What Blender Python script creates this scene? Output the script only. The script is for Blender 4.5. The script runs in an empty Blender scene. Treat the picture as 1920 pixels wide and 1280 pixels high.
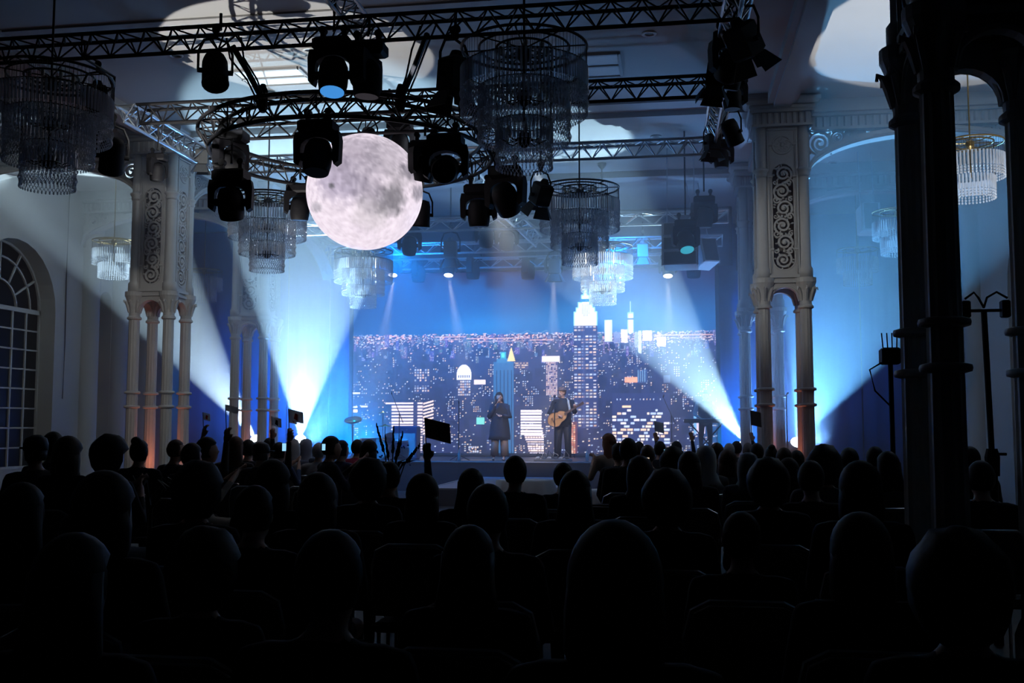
import bpy, math, random
import numpy as np
from math import sin, cos, pi, radians as R, atan2, sqrt
from mathutils import Vector, Matrix, Euler, noise as mnoise

random.seed(7)
rng = np.random.default_rng(11)
SC = bpy.context.scene
COL = SC.collection

# ------------------------------------------------------------------ camera
F = 1920.0                      # focal length in photo pixels (1920 wide)
YAW, PITCH, EYE = R(8.88), R(4.615), 1.6
cam_d = bpy.data.cameras.new('camera')
cam_d.sensor_width = 36.0
cam_d.lens = 36.0
cam_d.clip_start = 0.05
cam_d.clip_end = 200
cam = bpy.data.objects.new('camera', cam_d)
cam.location = (0, 0, EYE)
cam.rotation_euler = (pi/2 + PITCH, 0, YAW)
COL.objects.link(cam)
SC.camera = cam
FH = Vector((-sin(YAW), cos(YAW), 0)); RT = Vector((cos(YAW), sin(YAW), 0)); UP = Vector((0, 0, 1))
def P(px, py, d):
    """world point seen at photo pixel (px,py) at horizontal distance d along the view"""
    cx = (px-960)/F; cy = (640-py)/F
    t = d/(cos(PITCH)-cy*sin(PITCH))
    return Vector((0, 0, EYE)) + t*(RT*cx) + FH*d + UP*(t*(sin(PITCH)+cy*cos(PITCH)))
def PY(px, py, Y):
    """same, but for a given depth Y along the hall axis"""
    a = P(px, py, 10.0)
    return Vector((0, 0, EYE)) + (a-Vector((0, 0, EYE)))*(Y/a.y)

# ------------------------------------------------------------------ world, exposure
w = bpy.data.worlds.new('night'); SC.world = w
w.use_nodes = True
w.node_tree.nodes['Background'].inputs[0].default_value = (0.002, 0.003, 0.006, 1)
w.node_tree.nodes['Background'].inputs[1].default_value = 0.3
vs = SC.view_settings
vs.view_transform = 'Standard'; vs.look = 'None'; vs.gamma = 1; vs.exposure = 0.0; vs.use_curve_mapping = False
cy_ = SC.cycles
cy_.max_bounces = 6; cy_.diffuse_bounces = 2; cy_.glossy_bounces = 2; cy_.transmission_bounces = 4
cy_.transparent_max_bounces = 24; cy_.volume_bounces = 0
cy_.caustics_reflective = False; cy_.caustics_refractive = False
cy_.sample_clamp_indirect = 4.0

def aim(o, target):
    d = Vector(target)-Vector(o.location)
    o.rotation_euler = d.to_track_quat('-Z', 'Y').to_euler()
def spot(name, loc, target, power, color, deg, blend=0.08, size=0.05):
    l = bpy.data.lights.new(name, 'SPOT'); l.energy = power; l.color = color
    l.spot_size = R(deg); l.spot_blend = blend; l.shadow_soft_size = size
    o = bpy.data.objects.new(name, l); o.location = loc; aim(o, target); COL.objects.link(o); return o
def point(name, loc, power, color, size=0.05):
    l = bpy.data.lights.new(name, 'POINT'); l.energy = power; l.color = color; l.shadow_soft_size = size
    o = bpy.data.objects.new(name, l); o.location = loc; COL.objects.link(o); return o

# ---- hall geometry (metres; Y runs along the hall towards the stage)
XR, XL = 1.95, -9.8            # pillar rows
WR, WL = 6.4, -14.3            # outer walls
PY0, PY1, PY2 = 6.72, 18.5, 23.1
ZC = 7.3                       # ceiling
YB = 28.6                      # back wall
STZ = 0.72                     # stage deck
# ---- floor beams on the stage: (lamp position, target, power, colour, cone)
BW = (0.46, 0.76, 1.0)
BEAMS = [
    ((-9.35, 25.0, 1.25), (-6.9, 18.9, ZC), 17000, BW, 30),
    ((-10.75, 25.4, 1.25), (-12.6, 19.6, ZC), 18000, (0.60, 0.84, 1.0), 25),
    ((1.68, 25.0, 1.2), (-2.9, 19.6, ZC), 17000, BW, 26),
    ((2.85, 24.6, 1.2), (4.3, 16.4, ZC), 9500, (0.15, 0.50, 1.0), 34),
]
for i, (a, b, pw, c, dg) in enumerate(BEAMS):
    spot('beam_light', a, b, pw, c, dg, 0.18, 0.04)
# warm uplights that throw the round pools on the ceiling
spot('pool_light', (-7.2, 12.0, 0.34), (-5.7, 14.5, ZC), 2500, (1.0, 0.96, 0.90), 29, 0.03, 0.03)
spot('pool_light', (4.7, 12.2, 0.34), (4.5, 15.0, ZC), 2900, (1.0, 0.97, 0.93), 36, 0.05, 0.03)
# blue washes of the backdrop, stage air and ceiling
BL = (0.0, 0.24, 1.0)
spot('wash_light', (-8.9, 26.0, 1.0), (-9.2, 28.6, 2.0), 5200, (0.0, 0.27, 1.0), 120, 1.0, 0.2)
spot('wash_light', (-11.5, 26.2, 1.0), (-11.8, 28.6, 2.4), 700, BL, 120, 1.0, 0.2)
spot('wash_light', (1.9, 26.0, 1.0), (1.7, 28.6, 1.2), 2200, (0.0, 0.30, 1.0), 100, 1.0, 0.2)
spot('wash_light', (-8.9, 24.4, 1.0), (-5.6, 20.5, ZC), 3600, (0.14, 0.42, 1.0), 90, 1.0, 0.2)
spot('wash_light', (3.4, 24.2, 1.0), (-1.6, 20.3, ZC), 4200, (0.16, 0.42, 1.0), 90, 1.0, 0.2)
spot('wash_light', (-6.2, 22.4, 5.6), (-6.4, 27.0, 2.6), 6000, (0.0, 0.24, 1.0), 120, 1.0, 0.2)
spot('wash_light', (-1.2, 22.4, 5.6), (-1.0, 27.0, 2.6), 4600, (0.0, 0.24, 1.0), 120, 1.0, 0.2)
# front light from the rig on the pillars
spot('front_light', (-5.6, 10.9, 5.6), (-10.4, 19.5, 4.0), 520, (1.0, 0.99, 0.95), 62, 0.9, 0.1)
spot('front_light', (-1.4, 13.4, 5.3), (2.2, 18.5, 4.2), 330, (1.0, 1.0, 0.97), 36, 0.9, 0.1)
spot('front_light', (-2.6, 13.5, 5.75), (-9.8, 21.0, 5.0), 420, (0.86, 0.93, 1.0), 44, 0.8, 0.1)  # added spot to brighten the nave side of the aisle arches
spot('front_light', (-3.0, 11.2, 5.75), (-1.46, 16.5, 4.95), 260, (0.92, 0.96, 1.0), 15, 0.6, 0.05)  # added spot, lifts the crystals of the dark-rimmed chandelier
spot('front_light', (-5.2, 11.2, 5.75), (-6.78, 16.4, 4.95), 260, (0.92, 0.96, 1.0), 15, 0.6, 0.05)  # added spot for the crystals of the chandelier beside the moon
spot('front_light', (-2.2, 16.4, 5.75), (-1.46, 22.1, 4.8), 4200, (1.0, 1.0, 1.0), 15, 0.6, 0.05)  # added spot that whitens the chandelier before the skyline
spot('front_light', (-6.0, 16.4, 5.75), (-6.78, 21.9, 4.8), 900, (0.9, 0.96, 1.0), 15, 0.6, 0.05)  # added spot, brightens the chandelier below the moon
spot('front_light', (-2.9, 16.4, 5.7), (-3.2, 25.1, 1.6), 7000, (1.0, 0.9, 0.82), 19, 0.8, 0.1)

# ------------------------------------------------------------------ materials
MAT = {}
def mat(name, col, rough=0.6, metal=0.0, emit=0.0, var=0.0, scale=6.0, bump=0.0, spec=0.5, ecol=None):
    m = bpy.data.materials.new(name); m.use_nodes = True
    nt = m.node_tree; b = nt.nodes['Principled BSDF']
    b.inputs['Roughness'].default_value = rough; b.inputs['Metallic'].default_value = metal
    b.inputs['Specular IOR Level'].default_value = spec
    b.inputs['Base Color'].default_value = (*col, 1)
    if var > 0 or bump > 0:
        tc = nt.nodes.new('ShaderNodeTexCoord'); nz = nt.nodes.new('ShaderNodeTexNoise')
        nz.inputs['Scale'].default_value = scale; nz.inputs['Detail'].default_value = 5
        nt.links.new(tc.outputs['Object'], nz.inputs['Vector'])
        if var > 0:
            cr = nt.nodes.new('ShaderNodeValToRGB')
            cr.color_ramp.elements[0].position = 0.3; cr.color_ramp.elements[1].position = 0.7
            cr.color_ramp.elements[0].color = (*[c*(1-var) for c in col], 1)
            cr.color_ramp.elements[1].color = (*[min(1, c*(1+var)) for c in col], 1)
            nt.links.new(nz.outputs['Fac'], cr.inputs['Fac']); nt.links.new(cr.outputs['Color'], b.inputs['Base Color'])
        if bump > 0:
            bp = nt.nodes.new('ShaderNodeBump'); bp.inputs['Strength'].default_value = bump; bp.inputs['Distance'].default_value = 0.02
            nt.links.new(nz.outputs['Fac'], bp.inputs['Height']); nt.links.new(bp.outputs['Normal'], b.inputs['Normal'])
    if emit > 0:
        b.inputs['Emission Color'].default_value = (*(ecol or col), 1); b.inputs['Emission Strength'].default_value = emit
    MAT[name] = m; return m
mat('plaster', (0.44, 0.45, 0.45), 0.85, var=0.05, scale=1.5, bump=0.05)
mat('ceiling_paint', (0.36, 0.36, 0.36), 0.9, var=0.03, scale=0.8)
mat('cast_iron', (0.45, 0.46, 0.46), 0.5, var=0.05, scale=4, bump=0.04)
mat('iron_core', (0.10, 0.10, 0.10), 0.8)  # shade of the hollow pillar box put into the colour
mat('rear_drape', (0.02, 0.02, 0.025), 0.95, var=0.1)  # stands for the unlit rear wall; shade put into the colour to cut bounce
mat('floor_wood', (0.030, 0.024, 0.020), 0.6, var=0.3, scale=3)
mat('truss_black', (0.007, 0.007, 0.009), 0.6, spec=0.3)
mat('truss_alu', (0.55, 0.58, 0.62), 0.32, 0.9, var=0.08, scale=9)
mat('fixture', (0.006, 0.006, 0.008), 0.65, spec=0.2, var=0.2, scale=12)
mat('fixture_grey', (0.10, 0.11, 0.12), 0.5, var=0.1, scale=12)
mat('speaker_cloth', (0.45, 0.48, 0.52), 0.8, var=0.15, scale=60)
mat('lens_dark', (0.010, 0.011, 0.013), 0.45, spec=0.2)
mat('lens_blue', (0.1, 0.4, 0.9), 0.3, emit=0.75, ecol=(0.07, 0.36, 0.92))
mat('lens_cyan', (0.1, 0.6, 0.7), 0.3, emit=0.7, ecol=(0.04, 0.55, 0.70))
mat('lens_white', (1, 1, 1), 0.3, emit=6.0, ecol=(1.0, 0.96, 0.9))
mat('lens_beam', (1, 1, 1), 0.3, emit=14.0, ecol=(0.8, 0.92, 1.0))
mat('brass', (0.24, 0.17, 0.07), 0.4, 0.9)
mat('chandelier_iron', (0.022, 0.02, 0.018), 0.5, 0.3)
mat('bulb', (0.9, 0.85, 0.7), 0.3)
mat('frame_paint', (0.52, 0.54, 0.54), 0.55, var=0.04)
mat('night_glass', (0.006, 0.008, 0.012), 0.3, spec=0.05)
mat('stage_black', (0.020, 0.022, 0.028), 0.5, var=0.2, scale=5)
mat('stage_edge', (0.45, 0.46, 0.48), 0.4)
mat('runway_top', (0.36, 0.36, 0.42), 0.35, var=0.1, scale=2)
mat('drape', (0.10, 0.20, 0.48), 0.9, var=0.06, scale=3)  # cloth itself tinted blue, so the blue wash stays saturated
mat('valance', (0.030, 0.035, 0.055), 0.95, var=0.1)
mat('screen_frame', (0.015, 0.017, 0.02), 0.5)
mat('chair_fabric', (0.10, 0.095, 0.09), 0.85, var=0.1, scale=20)
mat('chair_metal', (0.45, 0.45, 0.46), 0.35, 0.9)
mat('linen', (0.62, 0.64, 0.68), 0.8, var=0.03)
mat('wood_spruce', (0.55, 0.27, 0.10), 0.35, var=0.15, scale=8)
mat('wood_dark', (0.09, 0.035, 0.02), 0.4, var=0.2, scale=8)
mat('strap', (0.5, 0.45, 0.36), 0.8)
mat('skin', (0.52, 0.30, 0.21), 0.55, var=0.06, scale=10)
mat('shoe', (0.02, 0.018, 0.016), 0.4)
mat('shoe_white', (0.6, 0.58, 0.56), 0.5)
mat('coat_navy', (0.014, 0.018, 0.030), 0.8, var=0.15, scale=9)
mat('trouser_taupe', (0.20, 0.15, 0.125), 0.8, var=0.1)
mat('suit_black', (0.010, 0.010, 0.013), 0.7, var=0.15, scale=9)
mat('hat_felt', (0.20, 0.12, 0.09), 0.8)
mat('cymbal', (0.6, 0.48, 0.22), 0.3, 0.95)
mat('drum_shell', (0.03, 0.06, 0.14), 0.3)
mat('drum_head', (0.6, 0.6, 0.6), 0.6)
mat('plant_dark', (0.02, 0.03, 0.015), 0.7)
mat('flower', (0.20, 0.24, 0.55), 0.7)
mat('flower_white', (0.5, 0.5, 0.48), 0.7)
mat('glass_bottle', (0.35, 0.42, 0.45), 0.1)
mat('phone_body', (0.01, 0.01, 0.012), 0.3)
mat('phone_screen', (0.5, 0.8, 1), 0.3, emit=1.0, ecol=(0.35, 0.75, 1.0))
mat('phone_warm', (1, 0.8, 0.6), 0.3, emit=0.9, ecol=(1.0, 0.75, 0.5))
mat('flag_red', (0.45, 0.02, 0.03), 0.8)
mat('flag_white', (0.6, 0.58, 0.56), 0.8)
mat('flag_brown', (0.10, 0.08, 0.07), 0.85)
mat('flag_mark', (0.012, 0.010, 0.010), 0.85)
mat('stick', (0.3, 0.28, 0.25), 0.6)
mat('uplight_lens', (1, 0.4, 0.25), 0.3, emit=5.0, ecol=(1.0, 0.32, 0.2))
mat('socket', (0.01, 0.01, 0.01), 0.5)
def cloth_mat(name, col):
    m = bpy.data.materials[name]; nt = m.node_tree; b = nt.nodes['Principled BSDF']; t = nt.nodes.new('ShaderNodeBsdfTranslucent'); t.inputs[0].default_value = (*col, 1)
    mx = nt.nodes.new('ShaderNodeMixShader'); mx.inputs[0].default_value = .6; nt.links.new(b.outputs[0], mx.inputs[1]); nt.links.new(t.outputs[0], mx.inputs[2])
    nt.links.new(mx.outputs[0], nt.nodes['Material Output'].inputs['Surface'])
cloth_mat('flag_white', (.75, .72, .7)); cloth_mat('flag_red', (.5, .03, .04)); cloth_mat('flag_brown', (.16, .11, .09))
def obj_color_mat(name, rough):
    m = bpy.data.materials.new(name); m.use_nodes = True; nt = m.node_tree
    oi = nt.nodes.new('ShaderNodeObjectInfo'); b = nt.nodes['Principled BSDF']; b.inputs['Roughness'].default_value = rough
    b.inputs['Specular IOR Level'].default_value = 0.25
    nz = nt.nodes.new('ShaderNodeTexNoise'); nz.inputs['Scale'].default_value = 18
    tc = nt.nodes.new('ShaderNodeTexCoord'); nt.links.new(tc.outputs['Object'], nz.inputs['Vector'])
    bp = nt.nodes.new('ShaderNodeBump'); bp.inputs['Strength'].default_value = 0.25; bp.inputs['Distance'].default_value = 0.01
    nt.links.new(nz.outputs['Fac'], bp.inputs['Height']); nt.links.new(bp.outputs['Normal'], b.inputs['Normal'])
    nt.links.new(oi.outputs['Color'], b.inputs['Base Color']); MAT[name] = m
obj_color_mat('clothes', 0.85); obj_color_mat('hair', 0.6)
def crystal(name, tint, tr, gl):
    m = bpy.data.materials.new(name); m.use_nodes = True; nt = m.node_tree; N = nt.nodes
    for n in list(N): N.remove(n)
    out = N.new('ShaderNodeOutputMaterial'); a = N.new('ShaderNodeBsdfTransparent'); g = N.new('ShaderNodeBsdfGlossy')
    t = N.new('ShaderNodeBsdfTranslucent'); d = N.new('ShaderNodeBsdfDiffuse')
    a.inputs[0].default_value = (0.75, 0.79, 0.84, 1); g.inputs[0].default_value = (0.9, 0.93, 1, 1); g.inputs['Roughness'].default_value = 0.08
    t.inputs[0].default_value = (*tint, 1); d.inputs[0].default_value = (*tint, 1)
    m1 = N.new('ShaderNodeMixShader'); m1.inputs[0].default_value = 0.5
    nt.links.new(t.outputs[0], m1.inputs[1]); nt.links.new(d.outputs[0], m1.inputs[2])
    m2 = N.new('ShaderNodeMixShader'); m2.inputs[0].default_value = gl
    nt.links.new(m1.outputs[0], m2.inputs[1]); nt.links.new(g.outputs[0], m2.inputs[2])
    m3 = N.new('ShaderNodeMixShader'); m3.inputs[0].default_value = tr
    nt.links.new(m2.outputs[0], m3.inputs[1]); nt.links.new(a.outputs[0], m3.inputs[2])
    nt.links.new(m3.outputs[0], out.inputs[0]); MAT[name] = m
crystal('crystal', (0.97, 0.98, 1.0), 0.48, 0.32)
def vcol_emit(name, strength, sampling, rough=0.5, attr='Col'):
    m = bpy.data.materials.new(name); m.use_nodes = True; nt = m.node_tree; b = nt.nodes['Principled BSDF']
    at = nt.nodes.new('ShaderNodeAttribute'); at.attribute_name = attr
    b.inputs['Base Color'].default_value = (0.02, 0.02, 0.02, 1); b.inputs['Roughness'].default_value = rough
    nt.links.new(at.outputs['Color'], b.inputs['Emission Color']); b.inputs['Emission Strength'].default_value = strength
    m.cycles.emission_sampling = sampling; MAT[name] = m
vcol_emit('led_picture', 2.6, 'NONE'); vcol_emit('moon_skin', 1.12, 'FRONT')

# ------------------------------------------------------------------ mesh helpers
class MB:
    def __init__(s): s.v = []; s.f = []; s.m = None
    def add(s, vs, fs):
        o = len(s.v)
        if s.m is not None: vs = [s.m @ Vector(p) for p in vs]
        s.v.extend([tuple(p) for p in vs]); s.f.extend([tuple(i+o for i in f) for f in fs]); return s
    def box(s, c, d, rot=None):
        x, y, z = d[0]/2, d[1]/2, d[2]/2
        vs = [Vector((a*x, b*y, e*z)) for a in (-1, 1) for b in (-1, 1) for e in (-1, 1)]
        if rot is not None: vs = [rot @ p for p in vs]
        c = Vector(c)
        return s.add([p+c for p in vs], [(0, 1, 3, 2), (4, 6, 7, 5), (0, 4, 5, 1), (2, 3, 7, 6), (0, 2, 6, 4), (1, 5, 7, 3)])
    def bev(s, c, d, b):
        """box with all vertical and horizontal edges chamfered: octagonal loft"""
        x, y, z = d[0]/2, d[1]/2, d[2]/2
        def ring(h, k): return [(px*(x-k)+qx*0, py*(y-k), h) for px, py, qx in ((-1, -1, 0), (1, -1, 0), (1, 1, 0), (-1, 1, 0))]
        vs = []; c = Vector(c)
        for h, k in ((-z, b), (-z+b, 0), (z-b, 0), (z, b)): vs += [Vector(p)+c for p in ring(h, k)]
        fs = [(3, 2, 1, 0), (12, 13, 14, 15)]
        for r in range(3):
            for i in range(4): j = (i+1) % 4; fs.append((r*4+i, r*4+j, r*4+4+j, r*4+4+i))
        return s.add(vs, fs)
    def tube(s, a, b, r0, r1=None, n=8, cap=True):
        a, b = Vector(a), Vector(b); r1 = r0 if r1 is None else r1
        d = (b-a); L = d.length
        if L < 1e-6: return s
        q = d.to_track_quat('Z', 'Y'); vs = []
        for p, r in ((a, r0), (b, r1)):
            for i in range(n):
                t = 2*pi*i/n; vs.append(p+q @ Vector((r*cos(t), r*sin(t), 0)))
        fs = [(i, (i+1) % n, n+(i+1) % n, n+i) for i in range(n)]
        if cap: fs += [tuple(range(n-1, -1, -1)), tuple(range(n, 2*n))]
        return s.add(vs, fs)
    def lathe(s, prof, n=16, c=(0, 0, 0), flute=0, sx=1, sy=1):
        vs = []; c = Vector(c); m = len(prof)
        for r, z in prof:
            for i in range(n):
                t = 2*pi*i/n; k = r*(1-flute*(i % 2)); vs.append(Vector((sx*k*cos(t), sy*k*sin(t), z))+c)
        fs = [(a*n+i, a*n+(i+1) % n, (a+1)*n+(i+1) % n, (a+1)*n+i) for a in range(m-1) for i in range(n)]
        fs += [tuple(range(n-1, -1, -1)), tuple(range((m-1)*n, m*n))]
        return s.add(vs, fs)
    def loft(s, rings, n=14):
        vs = []; m = len(rings)
        for x, y, z, a, b in rings:
            for i in range(n): t = 2*pi*i/n; vs.append((x+a*cos(t), y+b*sin(t), z))
        fs = [(a*n+i, a*n+(i+1) % n, (a+1)*n+(i+1) % n, (a+1)*n+i) for a in range(m-1) for i in range(n)]
        fs += [tuple(range(n-1, -1, -1)), tuple(range((m-1)*n, m*n))]
        return s.add(vs, fs)
    def ell(s, c, r, n=12, m=8, rot=None):
        c = Vector(c); vs = []; fs = []
        pts = []
        for j in range(1, m):
            p = pi*j/m
            for i in range(n):
                t = 2*pi*i/n; pts.append(Vector((r[0]*sin(p)*cos(t), r[1]*sin(p)*sin(t), r[2]*cos(p))))
        pts = [Vector((0, 0, r[2]))]+pts+[Vector((0, 0, -r[2]))]
        if rot is not None: pts = [rot @ p for p in pts]
        fs = [(0, 1+i, 1+(i+1) % n) for i in range(n)]
        for j in range(m-2):
            a = 1+j*n
            fs += [(a+i, a+n+i, a+n+(i+1) % n, a+(i+1) % n) for i in range(n)]
        a = 1+(m-2)*n; L = len(pts)-1
        fs += [(a+i, L, a+(i+1) % n) for i in range(n)]
        return s.add([p+c for p in pts], fs)
    def sweep(s, pts, r, n=4, closed=False, flat=None):
        """tube along a polyline; flat=(w,h,normal) gives a rectangular strap lying across 'normal'"""
        pts = [Vector(p) for p in pts]; m = len(pts); vs = []
        for k, p in enumerate(pts):
            a = pts[(k-1) % m] if (closed or k > 0) else p; b = pts[(k+1) % m] if (closed or k < m-1) else p
            t = (b-a); t = t.normalized() if t.length > 1e-9 else Vector((0, 0, 1))
            if flat:
                w_, h_, nn = flat; nn = Vector(nn); sd = t.cross(nn).normalized()
                rr = r[k] if isinstance(r, (list, tuple)) else 1.0
                vs += [p+sd*w_*rr/2+nn*h_/2, p-sd*w_*rr/2+nn*h_/2, p-sd*w_*rr/2-nn*h_/2, p+sd*w_*rr/2-nn*h_/2]
            else:
                q = t.to_track_quat('Z', 'Y'); rr = r[k] if isinstance(r, (list, tuple)) else r
                for i in range(n): a_ = 2*pi*(i+.5)/n; vs.append(p+q @ Vector((rr*cos(a_), rr*sin(a_), 0)))
        n = 4 if flat else n
        mm = m if closed else m-1
        fs = [(k*n+i, k*n+(i+1) % n, ((k+1) % m)*n+(i+1) % n, ((k+1) % m)*n+i) for k in range(mm) for i in range(n)]
        if not closed: fs += [tuple(range(n-1, -1, -1)), tuple(range((m-1)*n, m*n))]
        return s.add(vs, fs)
    def prism(s, poly, a, b, axis='y'):
        """extrude a 2-d polygon (u,v) between a and b along axis; u,v fill the other two axes in order"""
        def mk(u, v, h): return {'x': (h, u, v), 'y': (u, h, v), 'z': (u, v, h)}[axis]
        n = len(poly); vs = [mk(u, v, a) for u, v in poly]+[mk(u, v, b) for u, v in poly]
        fs = [tuple(range(n)), tuple(range(2*n-1, n-1, -1))]+[(i, n+i, n+(i+1) % n, (i+1) % n) for i in range(n)]
        return s.add(vs, fs)
    def mesh(s, name, material=None, smooth=False):
        me = bpy.data.meshes.new(name); me.from_pydata(s.v, [], s.f); me.update()
        if material: me.materials.append(MAT[material])
        if smooth: me.polygons.foreach_set('use_smooth', [True]*len(me.polygons))
        return me
    def build(s, name, material, parent=None, smooth=False, **k):
        return obj(name, s.mesh(name, material, smooth), parent, **k)
def obj(name, me, parent=None, loc=None, rot=None, scale=None, kind=None, label=None, cat=None, group=None):
    o = bpy.data.objects.new(name, me); COL.objects.link(o)
    if parent is not None: o.parent = parent
    if loc is not None: o.location = loc
    if rot is not None: o.rotation_euler = rot
    if scale is not None: o.scale = scale
    tag(o, label, cat, group, kind); return o
def tag(o, label=None, cat=None, group=None, kind=None):
    if label: o['label'] = label
    if cat: o['category'] = cat
    if group: o['group'] = group
    if kind: o['kind'] = kind
    return o
def thing(name, label, cat, loc=(0, 0, 0), rotz=0, group=None, kind=None, rot=None):
    return obj(name, None, None, loc, rot or (0, 0, rotz), None, kind, label, cat, group)
def copy_tree(o, parent=None):
    c = o.copy(); COL.objects.link(c); c.parent = parent
    for ch in list(o.children): copy_tree(ch, c)
    return c
def arc(cx, cz, r, a0, a1, n, ry=None):
    return [(cx+r*cos(a0+(a1-a0)*i/n), cz+(ry or r)*sin(a0+(a1-a0)*i/n)) for i in range(n+1)]
# ================================================================== SETTING
def ceil_pt(px, py, z=None):
    a = P(px, py, 10.0); e = Vector((0, 0, EYE)); z = ZC if z is None else z
    return e+(a-e)*((z-EYE)/(a.z-EYE))
MB().box(((WL+WR)/2, 12.5, -0.1), (WR-WL+1.6, 33, 0.2)).build('floor', 'floor_wood', kind='structure')
cl = MB().box(((WL+WR)/2, 12.5, ZC+0.1), (WR-WL+1.6, 33, 0.2)).build('ceiling', 'ceiling_paint', kind='structure')
MB().box(((WL+WR)/2, YB+0.15, ZC/2), (WR-WL, 0.3, ZC)).build('wall_back', 'plaster', kind='structure')
MB().box(((WL+WR)/2, -4.15, ZC/2), (WR-WL, 0.3, ZC)).build('wall_rear', 'rear_drape', kind='structure')

# ---- outer walls with arched windows
def arched_wall(name, X, side, wins):
    """wall in the plane x=X, 0.55 thick, with arched openings (yc, halfwidth, spring)"""
    b = MB(); y = -4.0; ys = []
    for yc, hw, sp in wins: ys.append((yc-hw, yc+hw, yc, hw, sp))
    edges = [-4.0]+[(ys[i][1]+ys[i+1][0])/2 for i in range(len(ys)-1)]+[YB]
    for i, (a, c, yc, hw, sp) in enumerate(ys):
        y0, y1 = edges[i], edges[i+1]
        poly = [(y0, 0), (a, 0), (a, sp)]+[p for p in arc(yc, sp, hw, pi, 0, 14)][1:-1]+[(c, sp), (c, 0), (y1, 0), (y1, ZC), (y0, ZC)]
        b.prism(poly, X, X+side*0.55, 'x')
        b.box((X+side*0.42, yc, 0.3), (0.26, 2*hw, 0.6))
    o = b.build(name, 'plaster', kind='structure'); return o
LW = [(1.6, 1.5, 4.2), (6.3, 1.5, 4.2), (11.0, 1.5, 4.2), (15.75, 1.5, 4.2), (20.5, 1.5, 4.2), (24.15, 0.28, 4.7), (25.3, 0.42, 4.7), (27.0, 0.4, 4.7)]
RW = [(2.0, 1.5, 4.2), (8.0, 1.5, 4.2), (14.0, 1.5, 4.2), (19.6, 1.2, 4.2), (24.6, 1.1, 4.2)]
arched_wall('wall_left', WL, -1, LW); arched_wall('wall_right', WR, 1, RW)
WN = [0]
def window(X, side, yc, hw, sp, ncol, nrow):
    WN[0] += 1; xg = X+side*0.42
    root = obj('window_%d' % WN[0], None, None, (xg, yc, 0), kind='structure')
    fr = MB(); z0 = 0.62
    poly = [(-hw, z0), (hw, z0), (hw, sp)]+arc(0, sp, hw, 0, pi, 14)[1:-1]+[(-hw, sp)]
    ring = [(0, u, v) for u, v in poly]
    fr.sweep(ring, 1, closed=True, flat=(0.10, 0.09, (1, 0, 0)))
    fr.box((0, 0, sp), (0.09, 2*hw, 0.10))
    fr.build('window_frame', 'frame_paint', root)
    cw = 2*hw/ncol; rh = (sp-z0)/nrow
    pm = MB().box((0, 0, 0), (0.012, cw-0.04, rh-0.04)).mesh('pane', 'night_glass')
    vb = MB().box((0, 0, 0), (0.06, 0.045, sp-z0)).mesh('mullion', 'frame_paint')
    hb = MB().box((0, 0, 0), (0.05, 2*hw, 0.035)).mesh('glazing_bar', 'frame_paint')
    for i in range(1, ncol): obj('mullion', vb, root, (0, -hw+i*cw, (z0+sp)/2))
    for j in range(1, nrow): obj('glazing_bar', hb, root, (0, 0, z0+j*rh))
    for i in range(ncol):
        for j in range(nrow): obj('pane', pm, root, (side*0.01, -hw+(i+.5)*cw, z0+(j+.5)*rh))
    if hw > 1:
        for rr in (0.42*hw, 0.76*hw):
            MB().sweep([(0, u, v) for u, v in arc(0, sp, rr, 0, pi, 14)], 1, flat=(0.04, 0.05, (1, 0, 0))).build('arch_bar', 'frame_paint', root)
        for k in range(1, 6):
            t = pi*k/6
            MB().sweep([(0, rr*cos(t), sp+rr*sin(t)) for rr in (0.42*hw, hw)], 1, flat=(0.04, 0.05, (1, 0, 0))).build('radial_bar', 'frame_paint', root)
        for k in range(6):
            t0, t1 = pi*k/6+.03, pi*(k+1)/6-.03
            for ra, rb in ((0.44*hw, 0.74*hw), (0.78*hw, 0.97*hw)):
                pts = [(ra*cos(t0), sp+ra*sin(t0)), (rb*cos(t0), sp+rb*sin(t0)), (rb*cos((t0+t1)/2), sp+rb*sin((t0+t1)/2)), (rb*cos(t1), sp+rb*sin(t1)), (ra*cos(t1), sp+ra*sin(t1))]
                MB().prism(pts, -0.006+side*.01, 0.006+side*.01, 'x').build('pane', 'night_glass', root)
        MB().prism([(0.38*hw*cos(t), sp+.05+0.34*hw*sin(t)) for t in [pi*i/8 for i in range(9)]], -0.006, 0.006, 'x').build('pane', 'night_glass', root)
    else:
        MB().prism([((hw-.05)*cos(t), sp+.05+(hw-.08)*sin(t)) for t in [pi*i/8 for i in range(9)]], -0.006, 0.006, 'x').build('pane', 'night_glass', root)
window(WL, -1, 20.5, 1.5, 4.2, 6, 8)
window(WL, -1, 24.15, .28, 4.7, 1, 8)
window(WL, -1, 25.3, .42, 4.7, 2, 8)
window(WL, -1, 27.0, .4, 4.7, 2, 8)
window(WL, -1, 15.75, 1.5, 4.2, 6, 8)
window(WR, 1, 24.6, 1.1, 4.2, 4, 8)
window(WR, 1, 19.6, 1.2, 4.2, 4, 8)
# closed shutters fill the openings the photograph does not reach
for X, sd, L in ((WL, -1, LW[:3]), (WR, 1, RW[:3])):
    for yc, hw, sp in L:
        WN[0] += 1
        MB().prism([(yc-hw, .6), (yc+hw, .6), (yc+hw, sp)]+arc(yc, sp, hw, 0, pi, 12)[1:-1]+[(yc-hw, sp)], X+sd*.4, X+sd*.46, 'x').build('window_%d' % WN[0], 'night_glass', kind='structure')
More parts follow.
